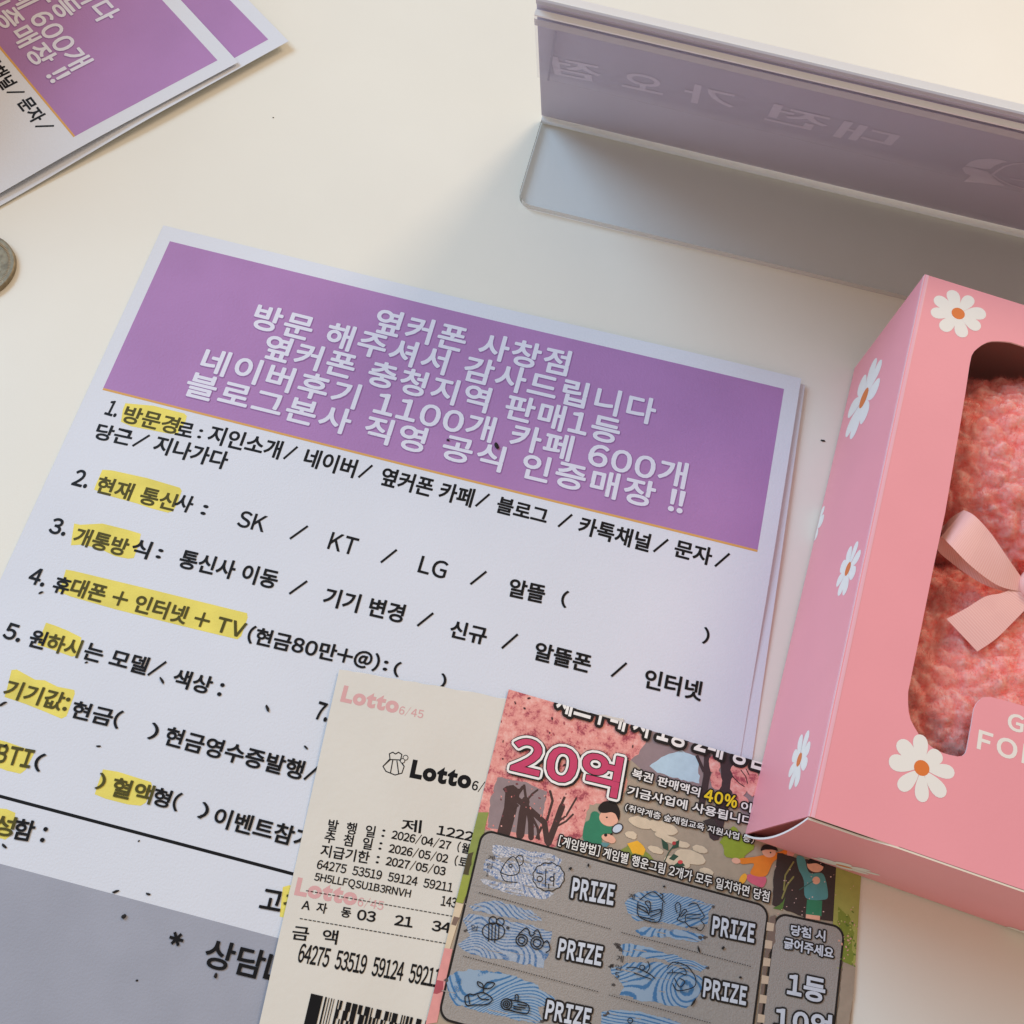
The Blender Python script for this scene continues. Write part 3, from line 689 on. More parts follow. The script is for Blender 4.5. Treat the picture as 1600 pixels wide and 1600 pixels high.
# rubbed patches
def wave_mat(name, base, line, scale, seed, sparkle=0.0):
    m = bpy.data.materials.new(name); m.use_nodes = True; nt = m.node_tree; b = nt.nodes["Principled BSDF"]
    tc = nt.nodes.new("ShaderNodeTexCoord"); mp = nt.nodes.new("ShaderNodeMapping"); mp.inputs["Location"].default_value = (seed, seed*0.7, 0)
    nt.links.new(tc.outputs["Object"], mp.inputs[0])
    n0 = nt.nodes.new("ShaderNodeTexNoise"); n0.inputs["Scale"].default_value = scale; n0.inputs["Detail"].default_value = 0.5
    nt.links.new(mp.outputs[0], n0.inputs["Vector"])
    mu = nt.nodes.new("ShaderNodeMath"); mu.operation = 'MULTIPLY'; mu.inputs[1].default_value = 330; nt.links.new(n0.outputs["Fac"], mu.inputs[0])
    si = nt.nodes.new("ShaderNodeMath"); si.operation = 'SINE'; nt.links.new(mu.outputs[0], si.inputs[0])
    n1 = nt.nodes.new("ShaderNodeTexNoise"); n1.inputs["Scale"].default_value = 2400; n1.inputs["Detail"].default_value = 2
    nt.links.new(tc.outputs["Object"], n1.inputs["Vector"])
    ad = nt.nodes.new("ShaderNodeMath"); ad.operation = 'MULTIPLY_ADD'; ad.inputs[1].default_value = 1.6; nt.links.new(n1.outputs["Fac"], ad.inputs[0]); nt.links.new(si.outputs[0], ad.inputs[2])
    rp = nt.nodes.new("ShaderNodeValToRGB"); rp.color_ramp.elements[0].position = 0.55; rp.color_ramp.elements[0].color = base; rp.color_ramp.elements[1].position = 0.74; rp.color_ramp.elements[1].color = line
    di = nt.nodes.new("ShaderNodeMapRange"); di.inputs[1].default_value = -0.6; di.inputs[2].default_value = 2.2; nt.links.new(ad.outputs[0], di.inputs[0]); nt.links.new(di.outputs[0], rp.inputs[0])
    col = rp.outputs[0]
    if sparkle:
        n2 = nt.nodes.new("ShaderNodeTexNoise"); n2.inputs["Scale"].default_value = 2300; n2.inputs["Detail"].default_value = 3; nt.links.new(tc.outputs["Object"], n2.inputs["Vector"])
        r2 = nt.nodes.new("ShaderNodeValToRGB"); r2.color_ramp.elements[0].position = 0.50; r2.color_ramp.elements[1].position = 0.62; nt.links.new(n2.outputs["Fac"], r2.inputs[0])
        mm = nt.nodes.new("ShaderNodeMath"); mm.operation = 'MULTIPLY'; mm.inputs[1].default_value = sparkle; nt.links.new(r2.outputs[0], mm.inputs[0])
        mx = nt.nodes.new("ShaderNodeMix"); mx.data_type = 'RGBA'; nt.links.new(mm.outputs[0], mx.inputs[0]); nt.links.new(col, mx.inputs[6]); mx.inputs[7].default_value = (0.72, 0.71, 0.70, 1); col = mx.outputs[2]
    nt.links.new(col, b.inputs["Base Color"]); b.inputs["Roughness"].default_value = 0.5
    return m
W1 = wave_mat("guilloche_sparkle", rgb(160, 166, 174, 1.2), rgb(96, 120, 156, 1.2), 55, 0.3, 0.95)
W2 = wave_mat("guilloche_half_sparkle", rgb(140, 154, 168, 1.3), rgb(66, 106, 148, 1.2), 50, 1.1, 0.25)
W3 = wave_mat("guilloche_blue", rgb(132, 154, 172, 1.3), rgb(56, 108, 152, 1.2), 48, 2.3)
PATCH = [
 (W1, C6, [[(470, 100), (600, 105), (700, 135), (860, 150), (985, 205), (970, 240), (800, 230), (690, 215), (600, 190), (480, 190)], [(415, 210), (500, 200), (690, 230), (960, 240), (1000, 320), (960, 420), (760, 400), (560, 370), (400, 290)], [(385, 345), (500, 360), (700, 400), (930, 450), (860, 495), (640, 465), (470, 420), (400, 385)]]),
 (W2, C6, [[(300, 540), (440, 510), (520, 512), (700, 560), (830, 630), (830, 660), (640, 640), (430, 600), (330, 570)], [(250, 640), (300, 600), (520, 640), (760, 690), (905, 740), (890, 870), (840, 1000), (600, 950), (300, 900), (210, 830), (300, 760)]]),
 (W3, C6, [[(130, 1075), (200, 1020), (345, 1008), (600, 1050), (800, 1125), (810, 1150), (930, 1220), (925, 1270), (800, 1290), (830, 1400), (640, 1380), (340, 1310), (200, 1270), (150, 1200)]]),
 (W3, C7, [[(135, 400), (210, 345), (300, 340), (385, 348), (520, 380), (640, 420), (610, 450), (600, 520), (480, 540), (300, 510), (180, 500), (140, 440)], [(190, 565), (240, 540), (420, 555), (580, 580), (590, 605), (540, 625), (380, 600), (220, 585)]]),
 (W3, C7, [[(90, 645), (150, 632), (280, 660), (470, 720), (600, 765), (560, 790), (470, 770), (330, 720), (120, 700)], [(50, 765), (180, 745), (330, 740), (470, 780), (570, 830), (560, 910), (530, 950), (480, 1000), (260, 965), (95, 925), (130, 880), (60, 800)]]),
 (W3, C7, [[(0, 1030), (40, 1005), (200, 1018), (380, 1060), (500, 1110), (500, 1190), (0, 1120)]]),
]
for m, Zf, polys in PATCH:
    k = Ink(CARD, 0.00029, 1e-6)
    for pl in polys: k.poly(rough(rough([Zf(*p) for p in pl], 1.6, 9), 1.0, 3), m)
    for pl in polys:                 # streaks of silver the coin has missed
        q = [Zf(*p) for p in pl]; x0 = min(p[0] for p in q); x1 = max(p[0] for p in q); y0 = min(p[1] for p in q); y1 = max(p[1] for p in q)
        for i in range(7):
            cx_ = rj.uniform(x0, x1); cy_ = rj.uniform(y0, y1); L = rj.uniform(8, 34); n_ = 8; w_ = rj.uniform(0.5, 1.5)
            up_ = [(cx_ + L*(t/n_ - 0.5), cy_ + 0.2*L*(t/n_ - 0.5) - w_*rj.uniform(0.3, 1.0)) for t in range(n_ + 1)]
            dn_ = [(cx_ + L*(t/n_ - 0.5), cy_ + 0.2*L*(t/n_ - 0.5) + w_*rj.uniform(0.3, 1.0)) for t in range(n_, -1, -1)]
            k.poly(up_ + dn_, SILVER)
    k.build("rubbed_patch", card, edgecut())
SM = K(70, 66, 64)
for Zf, pts in ((C7, [(95, 655), (80, 640), (110, 670), (50, 765), (60, 755), (600, 770), (560, 600), (585, 598), (15, 1040), (35, 1030), (635, 425), (570, 905), (65, 868)]), (C6, [(890, 1270), (860, 1290), (880, 1310), (850, 1340), (920, 1280), (830, 1390), (1400, 850), (1395, 830), (1345, 985), (130, 1090), (270, 725)])):
    for p in pts:                     # grey rubbings left at the patch ends
        k = Ink(CARD, 0.00032, 5e-7); q = Zf(*p); k.poly(rough([(q[0] + rj.uniform(2, 4.5)*math.cos(t/2), q[1] + rj.uniform(1.5, 3.5)*math.sin(t/2)) for t in range(12)], 0.8, 3), SM)
        k.build("rubbing_residue", card, edgecut())

# line drawings
k = Ink(CARD, 0.00034, 5e-7)
def ic(Zf, strokes, w=1.5, m=BLACK):
    for s in strokes:
        if len(s) > 2:
            q = []
            for i in range(len(s) - 1):
                p0, p1, p2, p3 = (Vector(s[max(0, min(len(s) - 1, i + d))]) for d in (-1, 0, 1, 2))
                for j in range(5):
                    t = j / 5; q.append(0.5*((2*p1) + (p2-p0)*t + (2*p0-5*p1+4*p2-p3)*t*t + (3*p1-p0-3*p2+p3)*t**3))
            s = [tuple(v) for v in q] + [s[-1]]
        k.line([Zf(*p) for p in s], w, m)
def circ(cx_, cy_, r_, n_=14, r2=None): return [(cx_ + r_*math.cos(2*math.pi*i/n_), cy_ + (r2 or r_)*math.sin(2*math.pi*i/n_)) for i in range(n_ + 1)]
ic(C6, [[(525, 300), (560, 230), (620, 180), (660, 240), (660, 300), (600, 320), (525, 300)], [(640, 190), (665, 170), (690, 185), (690, 230), (660, 250)], [(530, 310), (560, 360), (650, 370)], circ(600, 250, 12)], 1.3)
ic(C6, [[(880 + (112 + 7*(i % 2))*math.cos(i*0.2618), 330 + (100 + 7*(i % 2))*math.sin(i*0.2618)) for i in range(25)], circ(815, 345, 20), [(860, 270), (855, 400)], [(790, 300), (840, 310)], circ(905, 345, 16), [(920, 300), (915, 400)], [(880, 380), (880, 420)]], 1.3)
ic(C6, [circ(470, 650, 28), circ(525, 660, 28), circ(475, 730, 82, 18, 62), [(440, 680), (440, 790)], [(465, 680), (462, 795)], [(490, 685), (485, 800)], [(515, 690), (510, 790)], [(440, 790), (435, 805)], [(485, 800), (482, 815)], circ(580, 705, 8)], 1.5)
ic(C6, [circ(682, 795, 42), circ(682, 795, 24), circ(795, 815, 46), circ(795, 815, 28), [(660, 750), (715, 705), (740, 740)], [(770, 740), (800, 720), (830, 790)], [(735, 740), (750, 765), (780, 745)], [(840, 820), (870, 800), (890, 860), (860, 885)]], 1.7)
ic(C6, [[(265, 1210), (300, 1190), (330, 1195), (400, 1180), (465, 1225), (430, 1265), (340, 1270), (275, 1270), (265, 1210)], [(290, 1200), (300, 1265)], [(360, 1200), (380, 1225), (440, 1230)], [(400, 1180), (400, 1140)], [(400, 1145), (365, 1130), (358, 1100), (392, 1115), (400, 1145)], [(400, 1145), (430, 1105), (482, 1112), (455, 1145), (400, 1150)]], 1.7)
ic(C6, [circ(570, 1265, 40), circ(570, 1265, 24), circ(570, 1265, 10), [(590, 1230), (700, 1255), (735, 1285), (715, 1335), (580, 1305)], [(635, 1240), (635, 1200), (655, 1200), (655, 1245)], [(620, 1280), (710, 1295)], [(620, 1295), (680, 1308)], [(650, 1265), (720, 1278)]], 1.8)
ic(C7, [[(215, 385), (290, 340), (355, 400)], [(205, 395), (210, 480), (320, 510), (345, 400)], [(215, 480), (300, 500)], [(265, 470), (270, 440), (245, 400), (270, 395), (275, 440)], [(260, 460), (210, 430), (205, 415), (245, 430), (262, 465)], [(270, 455), (330, 440), (325, 460), (275, 480)], [(330, 350), (345, 358), (340, 385)]], 1.5)
ic(C7, [[(425, 460), (415, 420), (430, 400), (445, 420), (440, 470), (425, 500)], [(440, 480), (465, 440), (480, 450), (450, 480)], [(430, 500), (470, 510), (480, 470), (560, 470)], [(480, 490), (555, 490)], [(490, 420), (510, 405), (540, 410), (550, 430), (580, 480), (560, 500), (580, 530), (560, 560), (530, 545)], [(470, 510), (500, 540), (540, 545)]], 1.3)
ic(C7, [circ(228, 770, 14), [(140, 770), (190, 770), (260, 800), (300, 830)], [(260, 735), (270, 770), (250, 800)], [(180, 800), (280, 835)], [(370, 770), (400, 740), (430, 745)], [(370, 800), (440, 800), (475, 810), (470, 780), (440, 775)], [(430, 740), (480, 760), (500, 780), (530, 830), (520, 880), (430, 900), (400, 860)], [(400, 780), (400, 800)], [(410, 830), (440, 880), (470, 850), (440, 830)]], 1.4)
ic(C7, [circ(160, 1070, 14), [(200, 1090), (260, 1110)]], 1.4)
k.build("icon_drawing", card, edgecut())

# lettering of the card
k = Ink(CARD, 0.00039, 1e-6)
OL = [(2.4, BLACK)]
k.text("세트구매 시 1등 2매 당첨", (866, 1113), (1192, 1206), 40, WHITE, 0.03, 1.0, [(5.0, BLACK)])
ct = k.build("top_lettering", card, edgecut())
k = Ink(CARD, 0.00039, 1e-6)
MAG = K(184, 62, 96)
for dx, dy in ((2.5, 2.5),):
    k.text("20억", (C4(580, 695)[0]+dx, C4(580, 695)[1]+dy), (C4(1380, 885)[0]+dx, C4(1380, 885)[1]+dy), 66, BLACK, 0.03, 1.0, [(6.0, BLACK)])
k.text("20억", C4(580, 695), C4(1380, 885), 66, BLACK, 0.03, 1.0, [(6.6, BLACK), (5.4, WHITE), (1.6, BLACK)])
k.text("20억", C4(580, 695), C4(1380, 885), 66, MAG, 0.03)
k.build("prize_headline", card, edgecut())
k = Ink(CARD, 0.00039, 1e-6)
k.text("복권 판매액의", C5(140, 605), C5(553, 726), 15.5, WHITE, 0.02, 1, OL)
k.text("40%", C5(580, 745), C5(780, 795), 20, K(240, 196, 32), 0.03, 1, OL); k.text("이", C5(805, 805), C5(868, 820), 15, WHITE, 0.02, 1, OL)
k.text("기금사업에 사용됩니다", C5(113, 712), C5(880, 905), 15.5, WHITE, 0.02, 1, OL)
k.text("(취약계층 숲체험교육 지원사업 등)", C5(100, 808), C5(884, 1010), 12, WHITE, 0.012, 1, [(2.0, BLACK)])
k.text("[게임방법] 게임별 행운그림 2개가 모두 일치하면 당첨", C4(948, 1232), C5(975, 1366), 18, WHITE, 0.012, 1, OL)
PW = K(186, 194, 202)
for Zf, a, b, h in ((C6, (1042, 483), (1352, 540), 152), (C6, (942, 922), (1262, 985), 145), (C6, (850, 1372), (1178, 1440), 145), (C7, (622, 582), (862, 630), 108), (C7, (572, 935), (816, 985), 108)):
    s = 4.7059 if Zf is C6 else 3.6364
    k.text("PRIZE", Zf(*a), Zf(*b), h / s, PW, 0.045, 1.04, [(3.4, BLACK)])
k.text("당첨 시", C7(1070, 585), C7(1266, 622), 17, PW, 0.03, 1, OL); k.text("긁어주세요", C7(1030, 660), C7(1312, 722), 18, PW, 0.03, 1, OL)
k.text("1등", C7(1048, 930), C7(1262, 975), 38, PW, 0.035, 1, [(3.0, BLACK)]); k.text("10억", C7(975, 1125), C7(1300, 1185), 40, PW, 0.035, 1, [(3.0, BLACK)])
DK = K(40, 38, 40)
for Zf, body, a, b, h in ((C6, "게", (430, 205), (480, 215), 40), (C6, "임", (420, 262), (462, 270), 40), (C6, "1", (418, 322), (436, 326), 42), (C6, "임", (305, 720), (352, 730), 42), (C6, "게", (1462, 490), (1508, 500), 45), (C6, "게", (1375, 950), (1425, 960), 50), (C6, "임", (1365, 1010), (1410, 1020), 40), (C6, "5", (1362, 1072), (1395, 1078), 46)):
    k.text(body, Zf(*a), Zf(*b), h / 4.7, DK, 0.0)
for body, a, b, h in (("게", (192, 1110), (232, 1118), 40), ("임", (180, 1165), (222, 1172), 40), ("3", (172, 1225), (196, 1230), 40)): k.text(body, C6(*a), C6(*b), h / 4.7, K(50, 110, 160), 0.0)
for Zf, (x0, y0), (x1, y1), n in ((C6, (370, 445), (1340, 715), 52), (C6, (250, 910), (1250, 1175), 54), (C7, (110, 570), (850, 765), 52), (C7, (40, 925), (620, 1085), 42)):
    for i in range(n):
        t0 = i / n; t1 = (i + 0.55) / n
        k.line([Zf(x0+(x1-x0)*t0, y0+(y1-y0)*t0), Zf(x0+(x1-x0)*t1, y0+(y1-y0)*t1)], 1.2, DK)
k.build("card_lettering", card, edgecut())

# ------------------------------------------------------------------ gift box
BO = Vector((0.21442, -0.14013, 0.0007)); BANG = -0.08166; BH, BL, BW = 0.0513, 0.1503, 0.1005
bu = Vector((math.cos(BANG), math.sin(BANG), 0)); bv = Vector((-math.sin(BANG), math.cos(BANG), 0)); bz = Vector((0, 0, 1))
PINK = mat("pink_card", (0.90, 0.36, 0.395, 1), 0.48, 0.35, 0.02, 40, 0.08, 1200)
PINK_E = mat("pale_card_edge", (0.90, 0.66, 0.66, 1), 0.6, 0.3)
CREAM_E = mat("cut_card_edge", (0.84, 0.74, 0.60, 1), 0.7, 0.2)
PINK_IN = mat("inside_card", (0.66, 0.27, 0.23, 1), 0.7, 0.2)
PETAL = mat("petal_print", (0.88, 0.86, 0.79, 1), 0.5, 0.3); CENTRE = mat("orange_print", (0.78, 0.21, 0.045, 1), 0.5, 0.3)
gb = thing("gift_box", "pink gift box with white daisies and a clear window, at the right", "gift box", BO + bu*(BW/2) + bv*(BL/2))
B3 = lambda a, b, c: BO + bu*a + bv*b + bz*c
TOP = Plane(BO + bz*BH, bu, bv); LEFT = Plane(BO, bv, bz)
LEFT.n = -bu                                    # outward
class LeftFace:
    def px2d(s, px, py):
        d = ray(px, py); P = CAM + d * ((BO - CAM).dot(bu) / d.dot(bu)) - BO; return Vector((P.dot(bv), P.dot(bz)))
    def to3d(s, a, b, h=0.0): return BO + bv*a + bz*b - bu*h
def bulge(a, c): return 0.0026 * (1 - sm(a, 0.0, 0.055)) * math.sin(math.pi * max(0, min(1, c / BH))) ** 0.8
class FrontFace:
    def px2d(s, px, py):
        d = ray(px, py); P = CAM + d * ((BO - CAM).dot(bv) / d.dot(bv)) - BO; return Vector((P.dot(bu), P.dot(bz)))
    def to3d(s, a, b, h=0.0): return BO + bu*a + bz*b - bv*(h + bulge(a, b))
T = 0.0005
# side walls (left, back, right, bottom) as one folded sleeve
vs = []; fs = []; mi = []
def wall(p0, p1, q0, q1):            # a thin board from four outer corners, thickened inwards by given inner corners
    pass
def addbox(a0, a1, b0, b1, c0, c1, outer_mi=0):
    n = len(vs); v_, f_ = box_mesh(a0, a1, b0, b1, c0, c1, lambda p: B3(p.x, p.y, p.z)); vs.extend(v_); fs.extend([tuple(n + i for i in f) for f in f_]); mi.extend([outer_mi]*6)
addbox(0, T, 0, BL, 0, BH - T)
addbox(BW - T, BW, 0, BL, 0, BH - T)
addbox(T, BW - T, BL - T, BL, 0, BH - T)
addbox(T, BW - T, T, BL - T, 0, T)
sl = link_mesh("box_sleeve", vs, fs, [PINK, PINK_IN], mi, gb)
# worn pale fold along the top left edge
vs = []; fs = []; mi = []
nseg = 40
for i in range(nseg + 1):
    b = BL * i / nseg
    for a, c in ((-0.00008, BH - 0.0011), (0.00012, BH - 0.0002), (0.0004, BH + 0.00006), (0.0012, BH + 0.00005)):
        vs.append(B3(a, b, c))
for i in range(nseg):
    for j in range(3): fs.append((i*4+j, i*4+j+1, i*4+5+j, i*4+4+j))
link_mesh("folded_edge", vs, fs, mat("rubbed_pink_fold", (0.86, 0.45, 0.50, 1), 0.3, 0.6), None, gb, smooth=True)
# inner lining
vs = []; fs = []; mi = []
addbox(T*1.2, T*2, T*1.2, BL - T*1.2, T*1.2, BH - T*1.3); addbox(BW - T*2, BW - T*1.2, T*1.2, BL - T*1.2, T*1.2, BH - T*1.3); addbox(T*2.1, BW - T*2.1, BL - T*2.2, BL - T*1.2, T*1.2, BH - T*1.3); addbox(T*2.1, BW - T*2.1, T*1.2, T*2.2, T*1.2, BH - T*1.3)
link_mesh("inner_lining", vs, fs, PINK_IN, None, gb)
# window outline on the lid
half = [(1600, 1103), (1575, 1096), (1547, 1088.5), (1537, 1089.5), (1531.5, 1093), (1526, 1099), (1522, 1107), (1518, 1132), (1514, 1154), (1511, 1170), (1508.5, 1177), (1504, 1181), (1496, 1182), (1482, 1179), (1469.5, 1175), (1457, 1168), (1446, 1159), (1436, 1148), (1428.8, 1136), (1423, 1125), (1419.8, 1112), (1418.8, 1097), (1419, 1081), (1440, 978), (1459.8, 880), (1477, 800), (1501, 659), (1509, 610), (1513.5, 580), (1515, 570), (1518, 556), (1522, 549), (1527.5, 544), (1534, 539), (1542.5, 534.7), (1550, 533), (1559, 532.8), (1570, 533.4), (1580, 534.7), (1600, 541)]
win = [TOP.px2d(*p) for p in half]
win = [p for p in win if p.x < BW/2 - 0.0005]
win = win + [Vector((BW - p.x, p.y)) for p in reversed(win)]      # the window is symmetrical about the middle of the lid
outer = [Vector((0, 0)), Vector((BW, 0)), Vector((BW, BL)), Vector((0, BL))]
def lid_mesh():
    tri = tessellate_polygon([[Vector((p.x, p.y, 0)) for p in outer], [Vector((p.x, p.y, 0)) for p in win]])
    pts = outer + win; n = len(pts)
    v_ = [TOP.to3d(p.x, p.y, 0) for p in pts] + [TOP.to3d(p.x, p.y, -T) for p in pts]
    f_ = []; m_ = []
    for t in tri:
        a, b, c = (pts[i] for i in t)
        t = tuple(t) if (b - a).cross(c - a) > 0 else tuple(reversed(t))
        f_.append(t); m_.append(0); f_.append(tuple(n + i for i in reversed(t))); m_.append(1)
    for base, L in ((0, 4), (4, len(win))):
        for i in range(L):
            j = (i + 1) % L; f_.append((base + i, base + j, n + base + j, n + base + i)); m_.append(2)
    return link_mesh("lid_panel", v_, f_, [PINK, PINK_IN, PINK_E], m_, gb)
lid = lid_mesh()
FILMW = clear_mat("window_film", (0.99, 0.985, 0.985, 1), 0.04, 0.35)
wx0 = min(p.x for p in win) - 0.004; wx1 = max(p.x for p in win) + 0.004; wy0 = min(p.y for p in win) - 0.003; wy1 = max(p.y for p in win) + 0.004
link_mesh("window_film", [TOP.to3d(a, b, -T - 0.0002) for a, b in ((wx0, wy0), (wx1, wy0), (wx1, wy1), (wx0, wy1))], [(0, 1, 2, 3)], FILMW, None, gb)
# front tuck flap, bowed out at its left end
FR = FrontFace(); vs = []; fs = []; mi = []
NX, NZ = 60, 16
for h in (0.0, -0.0005):
    for j in range(NZ + 1):
        for i in range(NX + 1):
            a = BW * i / NX; c = (BH - 0.0009 * (1 - sm(a, 0.012, 0.02))) * j / NZ
            vs.append(FR.to3d(a, c, h + 0.0004))
n = (NX + 1)*(NZ + 1)
for j in range(NZ):
    for i in range(NX):
        q = j*(NX+1) + i; fs.append((q, q+1, q+NX+2, q+NX+1)); mi.append(0); fs.append((n+q, n+q+NX+1, n+q+NX+2, n+q+1)); mi.append(1)
for i in range(NX):
    q = NZ*(NX+1) + i; fs.append((q, q+1, n+q+1, n+q)); mi.append(2); fs.append((i+1, i, n+i, n+i+1)); mi.append(2)
for j in range(NZ):
    q = j*(NX+1); fs.append((q+NX+1, q, n+q, n+q+NX+1)); mi.append(3); q += NX; fs.append((q, q+NX+1, n+q+NX+1, n+q)); mi.append(2)
link_mesh("tuck_flap", vs, fs, [PINK, PINK_IN, CREAM_E, mat("white_cut_edge", (0.9, 0.86, 0.82, 1), 0.6)], mi, gb, smooth=False)
# daisies
def daisy(S, px, rad, rot, lens=None, npet=8, wid=0.41, cut=None):
    k = Ink(S, 0.00046 if S is FR else 0.00003); c = S.px2d(*px)
    for i in range(npet):
        a = rot + 2*math.pi*i/npet + rj.uniform(-0.07, 0.07); L = rad * ((lens[i] if lens else rj.uniform(0.9, 1.02)))
        d = Vector((math.cos(a), math.sin(a))); nn = Vector((-d.y, d.x)); w_ = rad * wid * rj.uniform(0.9, 1.08)
        pts = []
        for j in range(22):
            t = j / 22 * 2 * math.pi
            u = 0.5 - 0.5*math.cos(t); wv = math.sin(t) * (0.35 + 0.65*u) 
            pts.append(c + d * (L * (0.12 + 0.88*u)) + nn * (w_ * wv * 0.78))
        k.poly2(pts, PETAL)
    k.poly2([c + Vector((math.cos(t/20*2*math.pi)*rad*0.235, math.sin(t/20*2*math.pi)*rad*0.235)) for t in range(20)], CENTRE)
    return k.build("daisy", gb, cut)
LF = LeftFace()
def rad_of(S, px, edge): return (S.px2d(*edge) - S.px2d(*px)).length
r1 = rad_of(TOP, (1497, 490), (1541, 503)); daisy(TOP, (1497, 490), r1, 0.35)
r2 = rad_of(TOP, (1440, 1200), (1491, 1201)); daisy(TOP, (1440, 1200), r2, 0.18, [1, 0.80, 1, 1, 1, 1, 1, 1])
box_cut = [(B3(0, 0, 0.0003), Vector((0, 0, -1)))]
for c, tip, t in (((1350, 622), (1381, 555), 0.2), ((1325, 889), (1341, 842), 0.5), ((1249, 1187), (1264, 1141), 0.35), ((1273, 824), (1288, 784), 0.1), ((1201, 1098), (1217, 1052), 0.4)):
    daisy(LF, c, rad_of(LF, c, tip), t, cut=box_cut)
daisy(FR, (1321, 1342), rad_of(FR, (1321, 1342), (1368, 1360)), 0.3); daisy(FR, (1596, 1456), r1*0.92, 0.1, cut=box_cut)
k = Ink(TOP, 0.00003)
LB = mat("cream_letter", (0.88, 0.84, 0.76, 1), 0.5, 0.3)
ZC = lambda x, y: (1140 + x / 2.58, 880 + y / 2.58)
k.text("FOR", ZC(995, 748), ZC(1247, 828), 32, LB, 0.03, 1.1); k.text("G", ZC(1118, 670), ZC(1183, 688), 28, LB, 0.03)
k.build("lid_lettering", gb)

# ------------------------------------------------------------------ plush toy inside the box
FUR = bpy.data.materials.new("salmon_fleece"); FUR.use_nodes = True
def fur_nodes():
    nt = FUR.node_tree; b = nt.nodes["Principled BSDF"]; tc = nt.nodes.new("ShaderNodeTexCoord")
    n = nt.nodes.new("ShaderNodeTexNoise"); n.inputs["Scale"].default_value = 420; n.inputs["Detail"].default_value = 6; n.inputs["Roughness"].default_value = 0.7
    nt.links.new(tc.outputs["Object"], n.inputs["Vector"])
    r_ = nt.nodes.new("ShaderNodeValToRGB"); e = r_.color_ramp.elements; e[0].position = 0.34; e[0].color = (0.98, 0.27, 0.23, 1); e[1].position = 0.6; e[1].color = (0.99, 0.46, 0.40, 1)
    nt.links.new(n.outputs["Fac"], r_.inputs[0]); nt.links.new(r_.outputs[0], b.inputs["Base Color"])
    b.inputs["Roughness"].default_value = 0.95; b.inputs["Specular IOR Level"].default_value = 0.05; b.inputs["Sheen Weight"].default_value = 0.0; b.inputs["Sheen Tint"].default_value = (1, 0.6, 0.55, 1)
    b.inputs["Subsurface Weight"].default_value = 0.6; b.inputs["Subsurface Radius"].default_value = (0.008, 0.003, 0.0024); b.inputs["Subsurface Scale"].default_value = 1.0
    bp = nt.nodes.new("ShaderNodeBump"); bp.inputs["Strength"].default_value = 0.4; bp.inputs["Distance"].default_value = 0.0008
    nt.links.new(n.outputs["Fac"], bp.inputs["Height"]); nt.links.new(bp.outputs[0], b.inputs["Normal"])
fur_nodes()
FIBRE = bpy.data.materials.new("fleece_fibre"); FIBRE.use_nodes = True
def fibre_nodes():
    nt = FIBRE.node_tree; nt.nodes.clear(); o_ = nt.nodes.new("ShaderNodeOutputMaterial"); x_ = nt.nodes.new("ShaderNodeMixShader"); x_.inputs[0].default_value = 0.5
    a_ = nt.nodes.new("ShaderNodeBsdfDiffuse"); b_ = nt.nodes.new("ShaderNodeBsdfTranslucent"); a_.inputs[0].default_value = (0.99, 0.41, 0.36, 1); b_.inputs[0].default_value = (0.99, 0.39, 0.33, 1)
    nt.links.new(a_.outputs[0], x_.inputs[1]); nt.links.new(b_.outputs[0], x_.inputs[2]); nt.links.new(x_.outputs[0], o_.inputs[0])
fibre_nodes()
toy = thing("plush_toy", "fluffy salmon pink plush toy with a satin bow, lying inside the pink box", "plush toy", B3(BW/2, BL*0.45, T*1.5))
